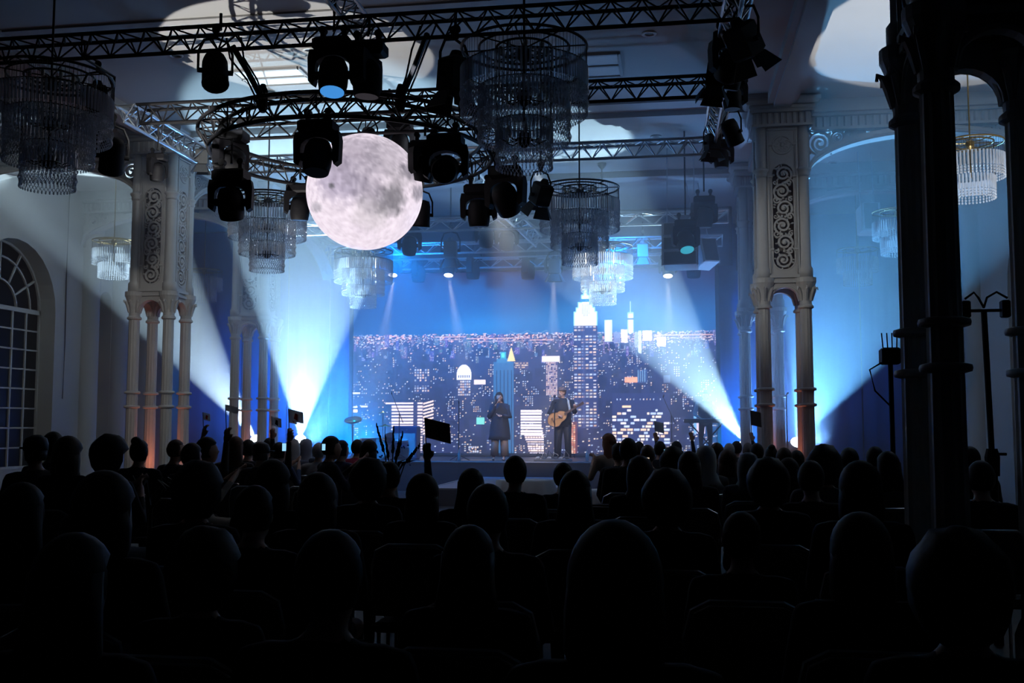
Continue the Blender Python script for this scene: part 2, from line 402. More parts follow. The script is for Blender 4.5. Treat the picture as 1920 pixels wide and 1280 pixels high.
# half-round pilasters on the outer walls
pil = MB().lathe([(0.33, 0), (0.33, 0.35), (0.28, 0.42), (0.27, 6.2), (0.32, 6.25), (0.34, 6.45), (0.30, 6.5), (0.30, ZC)], 20).mesh('pilaster', 'plaster', True)
for i, (x, y) in enumerate(((WL, 23.35), (WL, 24.72), (WL, 26.15), (WR, 22.8), (WR, 26.2), (WR, 18.0))):
    obj('trim_%d' % (i+1), pil, None, (x, y, 0), kind='structure')
# black cable hanging down the wall next to the arched window
a, b_ = PY(115, 352, 22.35), PY(98, 730, 22.35)
MB().sweep([(WL+.03, 22.35, ZC-.05), (WL+.03, 22.34, 5), (WL+.04, 22.36, 3.5), (WL+.03, 22.35, 2.2)], 0.014, 6).build('cable', 'socket', label='thin black cable hanging down the plain wall next to the arched window', cat='cable')

# ---- ceiling mouldings, hatch and recessed lamps
tn = 20
for y, dz, wd in ((18.05, .06, .5), (18.5, .16, .42), (19.0, .06, .3), (PY2, .14, .4), (13.2, .03, .12)):
    tn += 1
    MB().box(((XL+XR)/2, y, ZC-dz/2), (XR-XL-.5, wd, dz)).build('trim_%d' % tn, 'ceiling_paint', kind='structure')
def hatch(px0, py0, px1, py1, label):
    a, b = ceil_pt(px0, py1), ceil_pt(px1, py0)
    x0, x1, y0, y1 = min(a.x, b.x), max(a.x, b.x), min(a.y, b.y), max(a.y, b.y)
    r = thing('ceiling_hatch', label, 'hatch', ((x0+x1)/2, (y0+y1)/2, ZC))
    w_, d_ = x1-x0, y1-y0
    MB().box((0, 0, -.012), (w_, d_, .02)).build('panel', 'frame_paint', r)
    f = MB()
    for sx in (-1, 1): f.box((sx*w_/2, 0, -.02), (.05, d_+.05, .04))
    for sy in (-1, 0, 1): f.box((0, sy*d_/2, -.02), (w_, .05, .04))
    f.build('rim_frame', 'ceiling_paint', r)
hatch(1098, 98, 1160, 143, 'rectangular framed hatch in the dark blue ceiling beside the largest chandelier')
hatch(470, 125, 560, 160, 'rectangular framed hatch inside the round pool of light on the ceiling')
dl = MB().lathe([(.11, 0), (.11, -.02), (.075, -.025), (.07, -.008)], 16).mesh('housing', 'frame_paint', True)
dl2 = MB().lathe([(.068, -.004), (.068, -.010)], 14).mesh('lens', 'lens_dark')
for px, py, lb in ((580, 93, 'small round recessed ceiling lamp above the truss, inside the light pool'), (330, 103, 'small round recessed ceiling lamp at the edge of the light pool, near the chandelier'),
               (1217, 62, 'small round recessed ceiling lamp in the dark ceiling above the hatch'), (1230, 255, 'small round recessed ceiling lamp in the pale blue ceiling before the stage'),
               (1655, 147, 'small round recessed ceiling lamp in the bright ceiling of the side aisle'), (1562, 304, 'small round recessed ceiling lamp in the blue aisle ceiling past the pillar')):
    c = ceil_pt(px, py); r = thing('recessed_lamp', lb, 'ceiling lamp', (c.x, c.y, ZC), group='recessed ceiling lamps')
    obj('housing', dl, r); obj('lens', dl2, r)

# ---- iron pillars: four shafts, ornamented box above
def spiral(c, r, turns, d=1, a0=0.0, n=22):
    """points of a spiral in the x-z plane, from outside to centre"""
    out = []
    for i in range(n+1):
        t = i/n; rr = r*(1-0.88*t); a = a0+d*2*pi*turns*t
        out.append((c[0]+rr*cos(a), 0, c[1]+rr*sin(a)))
    return out
def strap(b, pts, w_=.022, h_=.03): b.sweep(pts, 1, flat=(w_, h_, (0, 1, 0)))
HS = .35
ZB = 4.12                                  # underside of the box
shaft_m = MB().lathe([(.16, 0), (.16, .25), (.135, .32), (.115, .36), (.105, 1.9), (.10, 3.6)], 24, flute=.07).mesh('shaft', 'cast_iron')
belt_m = MB().lathe([(.11, -.03), (.145, -.02), (.15, .0), (.145, .02), (.11, .03)], 20).mesh('belt_ring', 'cast_iron', True)
capb = MB().lathe([(.10, 3.58), (.135, 3.60), (.135, 3.63), (.105, 3.66), (.105, 3.78), (.13, 3.9), (.175, 4.02), (.185, 4.04), (.185, 4.12)], 20)
for k in range(8):
    t = 2*pi*k/8; p = Vector((cos(t), sin(t), 0))
    capb.sweep([p*.105+UP*3.72, p*.13+UP*3.84, p*.165+UP*3.93, p*.20+UP*3.95, p*.205+UP*3.91], [.02, .03, .026, .02, .012], 5)
capital_m = capb.mesh('capital', 'cast_iron')
coln_m = MB().lathe([(.135, ZB), (.135, ZB+.16), (.105, ZB+.2), (.10, 6.0), (.10, 6.82)], 20).mesh('colonnette', 'cast_iron', True)
cring_m = MB().lathe([(.10, -.09), (.125, -.05), (.11, -.02), (.14, .02), (.145, .05), (.10, .08)], 20).mesh('ring_moulding', 'cast_iron', True)
pb = MB(); y0 = -.035; PH = .20
for s in (-1, 1):
    poly = [(s*.27, ZB), (0, ZB), (0, 4.25)]+[(s*PH*sin(t), 4.25+PH-PH*cos(t)) for t in [pi/2*i/7 for i in range(1, 8)]]+[(s*PH*cos(t), 5.95+PH*sin(t)) for t in [pi/2*i/7 for i in range(0, 8)]]+[(0, 6.78), (s*.27, 6.78)]
    pb.prism(poly, y0-.02, y0+.03, 'y')
    pb.box((s*.245, y0-.03, (ZB+6.78)/2), (.03, .04, 2.5)); pb.box((s*.215, y0-.025, (ZB+6.78)/2), (.012, .03, 2.5))
    for zz in (4.62, 5.9, 6.47): pb.tube((s*.26, y0-.03, zz), (s*.17, y0-.03, zz), .024, n=8)
pb.box((0, y0-.03, 6.74), (.5, .04, .03)); pb.box((0, y0-.03, ZB+.03), (.5, .05, .05))
panel_m = pb.mesh('ornament_panel', 'cast_iron')
sb = MB()
strap(sb, [(.19*cos(t), 0, 4.45+.19*sin(t)) for t in [pi+pi*i/12 for i in range(13)]]+[(.19*cos(t), 0, 5.95+.19*sin(t)) for t in [pi*i/12 for i in range(13)]]+[(-.19, 0, 4.45)], .025, .06)
for k in range(6):
    zz = 4.44+k*.302; s = 1 if k % 2 else -1
    strap(sb, spiral((s*.015, zz), .155, 1.9, s, pi/2*(-1 if k else 1), 26), .034, .045)
    strap(sb, spiral((-s*.115, zz+.155), .068, 1.3, -s, 0, 12), .024, .04); strap(sb, spiral((s*.13, zz+.16), .05, 1.2, s, 1, 12), .02, .035)
    for j in range(9):
        t = j*.75+k; rr_ = .12 if j % 2 else .165
        sb.ell((.95*rr_*cos(t), 0, zz+rr_*sin(t)), (.034, .024, .018), 6, 4, Matrix.Rotation(-t, 3, 'Y'))
    sb.ell((s*.015, -.005, zz), (.035, .03, .035), 8, 6)
scroll_m = sb.mesh('scrollwork', 'cast_iron')
rb = MB(); rb.sweep([(.16*cos(t), 0, 6.47+.16*sin(t)) for t in [2*pi*i/24 for i in range(24)]], .024, 6, closed=True)
for k in range(5): strap(rb, spiral((.085*cos(1.26*k+.5), 6.47+.085*sin(1.26*k+.5)), .055, 1.4, 1, k, 12), .02, .04)
rb.ell((0, 0, 6.47), (.04, .03, .04), 8, 6)
roundel_m = rb.mesh('roundel', 'cast_iron')
ab = MB()
poly = [(-.30, ZB), (-.30, 3.72), (-.235, 3.72)]+arc(0, 3.72, .235, pi, 0, 12)[1:-1]+[(.235, 3.72), (.30, 3.72), (.30, ZB)]
ab.prism(poly, -.05, .05, 'y'); ab.box((0, -.06, 4.06), (.6, .06, .05)); ab.sweep([(u, -.06, v) for u, v in arc(0, 3.72, .25, pi, 0, 12)], .018, 6)
bracket_m = ab.mesh('arch_bracket', 'cast_iron')
fb = MB(); fb.box((0, 0, 6.92), (.98, .06, .24))
for k in range(9): fb.tube((-.42+.105*k, -.03, 6.82), (-.42+.105*k, -.03, 7.02), .034, n=6)
fb.box((0, -.03, 6.80), (1.0, .10, .04)); fb.box((0, -.04, 7.05), (1.04, .14, .05))
frieze_m = fb.mesh('fluted_frieze', 'cast_iron')
cb = MB(); cb.bev((0, 0, 7.11), (1.12, 1.12, .10), .03); cb.bev((0, 0, 7.23), (1.3, 1.3, .16), .05)
cornice_m = cb.mesh('cornice', 'cast_iron')
UPL = (1.0, 0.26, 0.14)
def pillar(x, y, label, lit=None):
    r = thing('pillar', label, 'pillar', (x, y, 0), kind='structure', group='cast iron pillars')
    for sx in (-1, 1):
        for sy in (-1, 1):
            s = obj('shaft', shaft_m, r, (sx*HS, sy*HS, 0))
            obj('belt_ring', belt_m, s, (0, 0, 2.2)); obj('belt_ring', belt_m, s, (0, 0, 1.93)); obj('capital', capital_m, s)
            c = obj('colonnette', coln_m, r, (sx*HS, sy*HS, 0)); obj('ring_moulding', cring_m, c, (0, 0, 5.98))
    for k in range(4):
        t = k*pi/2
        p = obj('ornament_panel', panel_m, r, (sin(t)*HS, -cos(t)*HS, 0), (0, 0, t))
        obj('scrollwork', scroll_m, p, (0, -.035, 0)); obj('roundel', roundel_m, p, (0, -.05, 0))
        obj('arch_bracket', bracket_m, r, (sin(t)*HS, -cos(t)*HS, 0), (0, 0, t))
        obj('fluted_frieze', frieze_m, r, (sin(t)*.44, -cos(t)*.44, 0), (0, 0, t))
    MB().box((0, 0, 5.4), (.5, .5, 2.5)).build('core', 'iron_core', r)  # dark block stands in for the shade inside the hollow box
    obj('cornice', cornice_m, r)
    if lit:
        u = thing('floor_uplight', 'small coral floor lamp glowing between the shafts of the '+lit, 'floor lamp', (x, y, 0), group='coral floor uplights')
        MB().lathe([(.10, 0), (.11, .04), (.11, .16), (.10, .2)], 14).build('housing', 'fixture', u)
        MB().lathe([(.085, .2), (.085, .205)], 14).build('lens', 'uplight_lens', u)
        spot('uplight', (x+.02, y, .24), (x+.02, y-.02, 4), 60, UPL, 90, 0.6, .04)
pillar(XL, PY1, 'white cast iron pillar with scroll panels between the arched window and the stage', 'pillar by the arched window')
pillar(XL, PY2, 'white cast iron pillar lit lilac directly beside the wide floor beam', 'lilac pillar')
pillar(XR, PY1, 'large white cast iron pillar with scroll panels in front of the blue side aisle', 'large pillar')
pillar(XR, PY2, 'white cast iron pillar half hidden behind the large one by the screen', 'half hidden pillar')
pillar(XR, PY0, 'black silhouetted cast iron pillar close to the camera')
pillar(XL, PY0, 'cast iron pillar standing beside the front rows of the audience')

def floor_wash(x, y, h, mt, label):
    u = thing('floor_wash_light', label, 'floor lamp', (x, y, 0), group='floor wash lights')
    MB().bev((0, 0, h/2), (.34, .26, h), .03).build('housing', 'fixture', u); MB().lathe([(.10, h), (.10, h+.012)], 14).build('lens', mt, u)
    for s_ in (-1, 1): MB().box((s_*.185, 0, h*.5), (.02, .06, h*.7)).build('bracket', 'fixture', u)
floor_wash(-7.2, 12.0, .31, 'lens_white', 'floor lamp between the seats that throws the pool on the ceiling')
floor_wash(4.7, 12.2, .31, 'lens_white', 'floor lamp in the side aisle that whitens the aisle ceiling')
floor_wash(-8.9, 26.0, .95, 'lens_blue', 'blue floor wash lamp behind the widest floor beam')
floor_wash(-11.5, 26.2, .95, 'lens_blue', 'blue floor wash lamp behind the windowed aisle beam')
floor_wash(1.9, 26.0, .95, 'lens_blue', 'blue floor wash lamp behind the skyline beam')
floor_wash(-8.9, 24.4, .95, 'lens_blue', 'blue floor wash lamp in front of the widest floor beam')
floor_wash(3.4, 24.2, .95, 'lens_blue', 'blue floor wash lamp beside the side aisle beam')
# ---- arches and beams between pillars, with open scrollwork spandrels
def arch_span(p0, p1, spring, crown, label, tn_):
    p0, p1 = Vector((*p0, 0)), Vector((*p1, 0)); L = (p1-p0).length
    r = obj('arcade_arch', None, None, (p0+p1)/2, (0, 0, atan2(p1.y-p0.y, p1.x-p0.x)), kind='structure', label=label, cat='arch', group='white iron arches between the pillars')
    a = L/2; rise = crown-spring; n = 28
    inn = [(-a+2*a*i/n, 0) for i in range(n+1)]
    def e(u, k=0): return spring+(rise+k)*sqrt(max(0, 1-(u/(a+k*.2))**2)) if rise > 0 else spring
    us = [a*sin(-pi/2+pi*i/n) for i in range(n+1)]
    lo = [(u, e(u)) for u in us]; hi = [(u, min(6.79, e(u)+.13)) for u in us]
    b = MB()
    for i in range(n):
        b.prism([lo[i], lo[i+1], hi[i+1], hi[i]], -.15, .15, 'y')
    b.sweep([(u, -.16, v+.04) for u, v in lo], .025, 5); b.sweep([(u, .16, v+.04) for u, v in lo], .025, 5)
    b.build('arch_band', 'cast_iron', r)
    MB().box((0, 0, 6.80), (L, .34, .05)).box((0, 0, 7.05), (L, .36, .05)).box((0, 0, 7.19), (L, .5, .22)).build('cornice', 'cast_iron', r)
    f = MB(); f.box((0, 0, 6.92), (L, .2, .22)); k = int(L/.12)
    for i in range(k):
        for s in (-1, 1): f.tube((-a+(i+.5)*L/k, s*.1, 6.83), (-a+(i+.5)*L/k, s*.1, 7.01), .036, n=5)
    f.build('fluted_frieze', 'cast_iron', r)
    for s in (-1, 1):                               # spandrel of each end
        sp = MB(); u = a-.02; g = 0
        while u > .1 and g < 14:
            h = 6.78-(e(u-.05)+.13); rad = min(.5*h, .5)
            for _ in range(8): rad = .5*(6.78-min(6.78, e(max(0, u-2*rad*.3))+.13))*.98
            if rad < .045: break
            c = (s*(u-rad), 6.78-rad)
            strap(sp, spiral(c, rad*.93, 2.1, s, pi/2, 26), .045 if rad > .15 else .028, .06)
            strap(sp, [(c[0]+rad*.97*cos(t), 0, c[1]+rad*.97*sin(t)) for t in [2*pi*i/20 for i in range(21)]], .03, .05)
            for t in (.8, 2.3, 3.9, 5.5): sp.ell((c[0]+rad*1.12*cos(t), 0, min(6.76, c[1]+rad*1.12*sin(t))), (rad*.22, .025, rad*.12), 6, 4, Matrix.Rotation(-t, 3, 'Y'))
            zl = c[1]-rad
            if e(u-rad*.6)+.13 < zl-.12:             # second row below
                rr = min(rad*.75, (zl-(e(u-.02)+.13))*.48); zc = zl-rr
                if rr > .05:
                    c2 = (s*(u-rr), zc); strap(sp, spiral(c2, rr*.9, 1.9, -s, -pi/2, 20), .03, .06)
                    strap(sp, [(c2[0]+rr*cos(t), 0, c2[1]+rr*sin(t)) for t in [2*pi*i/18 for i in range(19)]], .028, .05)
            u -= 2*rad*.97; g += 1
        strap(sp, [(s*(a-.02), 0, spring), (s*(a-.02), 0, 6.78)], .05, .1)
        if sp.v: sp.build('scroll_spandrel', 'cast_iron', r)
E_ = .47
for x, sd, wl in ((XR, 1, WR), (XL, -1, WL)):
    side = 'stage-side'
    for y, nm in ((PY1, 'beside the front pillar'), (PY2, 'beside the rear pillar'), (PY0, 'beside the nearest pillar')):
        arch_span((x+sd*E_, y), (wl, y), 5.95, 6.66, 'white arch spanning the %s aisle %s' % ('blue-lit' if sd > 0 else 'windowed', nm), 0)
    arch_span((x, PY1+E_), (x, PY2-E_), 5.0, 6.6, 'round white arch joining the two pillars along the %s aisle' % ('blue-lit' if sd > 0 else 'windowed'), 0)
    arch_span((x, PY2+E_), (x, YB), 5.0, 6.6, 'round white arch from rear pillar to back wall along the %s aisle' % ('blue-lit' if sd > 0 else 'windowed'), 0)
    tn += 1
    MB().box((x, (PY0+PY1)/2, 7.22), (.5, PY1-PY0-1.3, .16)).box((x, (PY0+PY1)/2, 7.11), (.3, PY1-PY0-1.3, .06)).build('trim_%d' % tn, 'ceiling_paint', kind='structure')

# ---- stage, runway, curtains, valance
st = thing('stage', 'low black stage platform with a pale front edge under the performers', 'stage', (-3.9, 26.2, 0), kind='structure')
MB().box((0, 0, STZ/2-.02), (10.4, 4.0, STZ-.04)).build('platform', 'stage_black', st)
for i in range(10): MB().box((-4.68+1.04*i, 0, STZ-.02), (1.03, 4.0, .04)).build('deck_board', 'stage_black', st)
MB().box((0, -2.01, STZ-.015), (10.4, .03, .03)).build('edge_strip', 'stage_edge', st)
rw = thing('runway', 'low pale grey runway with white edge lines running from the stage to the audience', 'runway', (-3.5, 22.0, 0), kind='structure')
MB().box((0, 0, .16), (2.5, 4.4, .32)).build('platform', 'stage_black', rw)
MB().box((0, 0, .335), (2.4, 4.4, .03)).build('top_panel', 'runway_top', rw)
for s in (-1, 1): MB().box((s*1.23, 0, .34), (.05, 4.4, .04)).build('edge_strip', 'stage_edge', rw)
def curtain(x0, x1, y, z0, z1, mt, label, name='stage_curtain', amp=.012, waves=3):
    n = waves*8; b = MB(); vs = []; fs = []
    for i in range(n+1):
        t = i/n; yy = y+amp*sin(2*pi*waves*t)+.3*amp*sin(2*pi*waves*2.3*t)
        for q in (0, .02): vs += [(x0+(x1-x0)*t, yy+q, z0), (x0+(x1-x0)*t, yy+q, z1)]
    for i in range(n):
        a = i*4; c = a+4
        fs += [(a, c, c+1, a+1), (a+2, a+3, c+3, c+2), (a+1, c+1, c+3, a+3), (a, a+2, c+2, c)]
    b.add(vs, fs); return b.build(name, mt, label=label, cat='curtain', smooth=True, group='stage curtains')
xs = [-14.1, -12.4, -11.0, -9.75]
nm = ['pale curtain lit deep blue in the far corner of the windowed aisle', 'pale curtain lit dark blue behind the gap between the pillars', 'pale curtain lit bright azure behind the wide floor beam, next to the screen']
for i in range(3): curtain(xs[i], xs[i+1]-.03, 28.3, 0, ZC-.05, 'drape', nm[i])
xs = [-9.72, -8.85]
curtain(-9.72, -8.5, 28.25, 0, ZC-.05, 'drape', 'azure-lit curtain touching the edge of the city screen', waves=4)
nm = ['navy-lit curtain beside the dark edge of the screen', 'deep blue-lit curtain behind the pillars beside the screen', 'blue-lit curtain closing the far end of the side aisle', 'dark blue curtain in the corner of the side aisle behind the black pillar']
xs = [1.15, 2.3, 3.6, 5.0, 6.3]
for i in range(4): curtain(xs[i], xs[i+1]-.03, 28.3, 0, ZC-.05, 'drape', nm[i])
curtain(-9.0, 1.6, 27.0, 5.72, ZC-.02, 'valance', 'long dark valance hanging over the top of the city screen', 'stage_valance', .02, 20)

# ---- LED screen with the night skyline, painted dot by dot
YS = 27.6
c0, c1 = PY(660, 848, YS), PY(1340, 500, YS)
SX0, SX1, SZ0, SZ1 = c0.x, c1.x, c0.z, c1.z
W_, H_ = 680, 348
def lin(c): c = np.asarray(c, float)/255; return np.where(c <= .04045, c/12.92, ((c+.055)/1.055)**2.4)
yy, xx = np.mgrid[0:H_, 0:W_]
img = np.zeros((H_, W_, 3))
t = np.clip(yy/122., 0, 1)[..., None]
img[:] = lin((30, 27, 66))*(1-t)+lin((18, 66, 128))*t
img += (np.exp(-(((xx-480)/170.)**2+((yy-95)/45.)**2))[..., None])*lin((30, 120, 170))*.6
img += (np.exp(-(((xx-250)/90.)**2+((yy-105)/22.)**2))[..., None])*lin((30, 110, 160))*.5
g = np.clip((yy-122)/226., 0, 1)[..., None]
base = lin((44, 50, 96))*(1-g)+lin((22, 25, 50))*g
img = np.where((yy >= 122)[..., None], base*np.ones_like(img), img)
def rect(x0, y0, x1, y1, c, a=1.0):
    x0, x1, y0, y1 = [int(round(q)) for q in (x0-660, x1-660, y0-500, y1-500)]
    x0, y0 = max(0, x0), max(0, y0)
    if x1 > x0 and y1 > y0: img[y0:y1, x0:x1] = img[y0:y1, x0:x1]*(1-a)+lin(c)*a
WC = [(235, 235, 255), (255, 238, 225), (205, 222, 255), (255, 214, 190), (180, 205, 255)]
def wins(x0, y0, x1, y1, dx, dy, ww, wh, p, cols=WC, br=1.0):
    y = y0
    while y+wh <= y1:
        x = x0
        while x+ww <= x1:
            if random.random() < p:
                c = random.choice(cols); k = br*random.uniform(.7, 1)
                rect(x, y, x+ww, y+wh, [q*k for q in c])
            x += dx
        y += dy
def tower(x0, y0, x1, y1, body, dx=4, dy=4, ww=2, wh=2, p=.4, cols=WC, br=1.0):
    rect(x0, y0, x1, y1, body); wins(x0+1, y0+2, x1-1, y1, dx, dy, ww, wh, p, cols, br)
for k in range(1700):                                  # far carpet of lights along the horizon
    x = random.uniform(660, 1338); y = 619+abs(random.gauss(0, 1))*15
    c = random.choice([(255, 200, 190), (255, 225, 215), (220, 225, 255), (255, 180, 170), (200, 215, 255)])
    rect(x, y, x+random.choice((1, 2, 2, 4)), y+random.choice((1, 1, 2)), c, random.uniform(.6, 1))
for k in range(120):
    x = random.uniform(660, 1338); h = random.uniform(5, 26); y = random.uniform(618, 655)
    tower(x, y, x+random.uniform(4, 11), y+h, [random.uniform(50, 90), random.uniform(60, 100), random.uniform(110, 150)], 2, 2, 1, 1, .45)
for x0, x1, y in ((820, 880, 624), (880, 1000, 628), (1000, 1040, 632), (1230, 1335, 626)):
    rect(x0, y, x1, y+2, (255, 196, 176), .55); rect(x0+4, y+6, x1-9, y+7, (255, 214, 200), .5)
ys_ = sorted(random.uniform(640, 838) for _ in range(560))
for y in ys_:                                        # blocks, far ones first
    s = (y-630)/210.; x = random.uniform(650, 1340); w2 = 6+26*s*random.uniform(.5, 1.2); h = 12+50*s*random.random()
    v = random.uniform(.75, 1.15); p = random.choice((.08, .2, .4, .65))*(1.3-.5*s)
    if x < 780: p *= .55
    tower(x, y, x+w2, y+h, (34*v, 38*v, 76*v), 4+int(1.2*s), 4, 2+int(s*1.3), 2, p)
def bridge(x0, x1, y, s):
    for x in range(x0, x1): 
        q = abs(((x-x0) % s)/s-.5)*2; rect(x, y-6*q*q, x+1, y-6*q*q+1, (120, 170, 220), .8)
bridge(962, 1034, 620, 34)
# named shapes of the skyline
tower(780, 685, 810, 734, (44, 52, 98), 5, 5, 3, 3, .75); rect(780, 712, 810, 719, (44, 52, 98))
for k in range(30):                                   # white crown
    hw = 14*sqrt(max(0, 1-((k-20)/20.)**2)) if k < 20 else 14
    rect(876-hw, 678+k, 876+hw, 679+k, (236, 240, 255))
wins(865, 699, 890, 705, 4, 6, 2, 5, 1, [(90, 110, 170)]); tower(864, 708, 889, 738, (48, 54, 98), 4, 5, 3, 3, .8)
rect(895, 708, 917, 717, (240, 225, 230)); rect(932, 674, 970, 848, (48, 100, 152)); rect(938, 668, 964, 676, (56, 120, 172))
for x in (937, 944, 951, 958, 965): rect(x, 690, x+2, 848, (28, 56, 100))
rect(945, 655, 956, 669, (40, 150, 190)); rect(947, 657, 953, 666, (90, 225, 235))
for k in range(26): rect(965-k*.28, 647+k, 966+k*.28, 648+k, (255, 226, 150))
tower(972, 674, 998, 688, (70, 60, 90), 3, 4, 3, 2, .8, [(255, 215, 170), (255, 235, 215)])
tower(1030, 674, 1052, 738, (66, 62, 104), 3, 3, 2, 2, .85, [(255, 214, 205), (235, 205, 225), (255, 235, 235)]); rect(1023, 664, 1056, 675, (245, 235, 245))
tower(1082, 606, 1126, 800, (50, 56, 104), 7, 6, 5, 3, .85); 
for y in (618, 640, 663, 690, 712, 745): rect(1082, y, 1126, y+5, (46, 52, 98))
rect(1098, 606, 1102, 800, (62, 72, 124), .8)
for x0, y0, x1, y1 in ((1082, 580, 1126, 607), (1086, 572, 1122, 582), (1090, 562, 1118, 574), (1096, 548, 1112, 564), (1100, 536, 1108, 550)):
    rect(x0, y0, x1, y1, (150, 226, 255)); rect(x0+2, y0+2, x1-2, y1, (240, 248, 255))
rect(1095, 556, 1113, 562, (20, 130, 200)); wins(1098, 566, 1112, 592, 3, 4, 1, 3, .9, [(60, 110, 190)])
rect(1103, 500, 1105, 538, (150, 215, 255), .7)
rect(1139, 597, 1153, 638, (206, 226, 250)); rect(1141, 600, 1148, 636, (238, 240, 255))
rect(1181, 583, 1192, 622, (150, 200, 245)); rect(1183, 586, 1191, 622, (224, 238, 255)); rect(1180, 594, 1193, 597, (60, 90, 150)); rect(1186, 562, 1187, 584, (200, 230, 255))
for x0, y0, x1, y1, c in ((1169, 615, 1181, 640, (236, 220, 232)), (1193, 620, 1203, 650, (150, 160, 205)), (1208, 618, 1225, 637, (255, 218, 200)), (1234, 630, 1250, 648, (250, 222, 225)), (1200, 618, 1206, 660, (205, 230, 255)), (1155, 620, 1168, 640, (120, 130, 180))):
    rect(x0, y0, x1, y1, c); wins(x0, y0, x1, y1, 3, 4, 1, 2, .45, [(70, 80, 130)])
tower(735, 752, 797, 850, (40, 46, 88)); rect(735, 750, 797, 800, (44, 48, 92))
for k in range(9): rect(737 if k > 0 else 725, 751+k*6.2, 779, 754.5+k*6.2, (250, 236, 240)); rect(787, 751+k*6.2, 797, 754.5+k*6.2, (250, 232, 236))
for k in range(16): rect(756+k*.5, 801+k*5, 797, 804+k*5, (244, 228, 232) if k < 5 else (215, 205, 225), 1 if random.random() < .8 else .3)
for k in range(10):
    for q in range(20): rect(798+q, 752+k*6.4-q*.28, 799+q, 755.2+k*6.4-q*.28, (255, 232, 226), .95)
tower(983, 765, 1010, 800, (60, 62, 100)); 
for k in range(9): rect(983, 766+k*5.4, 1024 if k > 6 else 1022, 769.8+k*5.4, (246, 240, 255))
for k in range(11): rect(990+k*1.2, 812+k*4.2, 1026, 814.6+k*4.2, (255, 228, 224) if k % 2 else (232, 224, 250))
wins(985, 816, 1024, 850, 5, 4, 1, 4, .6, [(60, 56, 92)])
tower(1068, 788, 1088, 850, (96, 56, 66), 4, 4, 3, 3, .92, [(255, 186, 150), (255, 160, 124), (255, 214, 190)])
rect(1152, 735, 1256, 832, (42, 50, 98)); 
for k in range(12):
    x = 1152
    while x < 1248:
        q = random.choice((4, 7, 10))
        if random.random() < (.35 if k < 5 else .72): rect(x, 765+k*6, x+q, 768.6+k*6, random.choice(WC))
        x += q+2
wins(1154, 745, 1240, 749, 6, 6, 2, 3, .7); rect(1170, 758, 1186, 762, (255, 224, 190))
rect(1175, 705, 1199, 715, (250, 170, 130)); wins(1175, 705, 1199, 715, 3, 3, 1, 2, .5, [(255, 215, 190)])
rect(1198, 691, 1216, 716, (44, 70, 124)); wins(1199, 692, 1215, 715, 4, 30, 1, 22, 1, [(150, 200, 240)])
rect(1245, 702, 1257, 716, (90, 110, 150)); rect(1303, 785, 1318, 810, (214, 200, 235)); rect(1298, 770, 1303, 810, (110, 170, 225))
wins(1120, 640, 1260, 700, 4, 4, 2, 1, .22); rect(900, 780, 915, 793, (120, 220, 215)); wins(885, 835, 905, 850, 4, 4, 3, 3, .8)
for x0, y0, x1, y1 in ((660, 731, 675, 734), (662, 758, 670, 761), (677, 757, 690, 760), (662, 764, 670, 770), (700, 825, 716, 828)): rect(x0, y0, x1, y1, (240, 230, 245))
sx = np.linspace(SX0, SX1, W_); sz = np.linspace(SZ1, SZ0, H_)
gx, gz = np.meshgrid(sx, sz)
co = np.stack([gx.ravel(), np.full(W_*H_, YS), gz.ravel()], 1).astype(np.float32)
i0 = (np.arange(H_-1)[:, None]*W_+np.arange(W_-1)[None]).ravel()
quads = np.stack([i0+W_, i0+W_+1, i0+1, i0], 1).astype(np.int32)
def grid_mesh(name, co, quads, col, mt):
    me = bpy.data.meshes.new(name); n, q = len(co), len(quads)
    me.vertices.add(n); me.vertices.foreach_set('co', co.ravel())
    me.loops.add(q*4); me.loops.foreach_set('vertex_index', quads.ravel())
    me.polygons.add(q); me.polygons.foreach_set('loop_start', np.arange(q, dtype=np.int32)*4)
    me.update(calc_edges=True); me.validate()
    at = me.color_attributes.new('Col', 'FLOAT_COLOR', 'POINT')
    at.data.foreach_set('color', np.concatenate([col, np.ones((n, 1))], 1).astype(np.float32).ravel())
    me.materials.append(MAT[mt]); return me
scr = thing('led_screen', 'huge LED screen showing a night city skyline behind the performers', 'screen', ((SX0+SX1)/2, YS, SZ0))
o = obj('picture', grid_mesh('picture', co, quads, img.reshape(-1, 3), 'led_picture'), scr)
o.matrix_parent_inverse = Matrix.Translation(-Vector(scr.location))
w2 = SX1-SX0; h2 = SZ1-SZ0
MB().box((0, .12, h2/2), (w2, .16, h2)).build('back_panel', 'screen_frame', scr)
for s in (-1, 1): MB().box((s*(w2/2+.05), .06, h2/2), (.1, .24, h2+.1)).build('side_frame', 'screen_frame', scr)
MB().box((0, .06, -.03), (w2+.2, .24, .06)).build('bottom_frame', 'screen_frame', scr)
for k in range(5): MB().tube((-w2/2+.4+k*(w2-.8)/4, .18, h2), (-w2/2+.4+k*(w2-.8)/4, .18, ZC-SZ0), .03, n=6).build('hanging_bar', 'truss_black', scr)
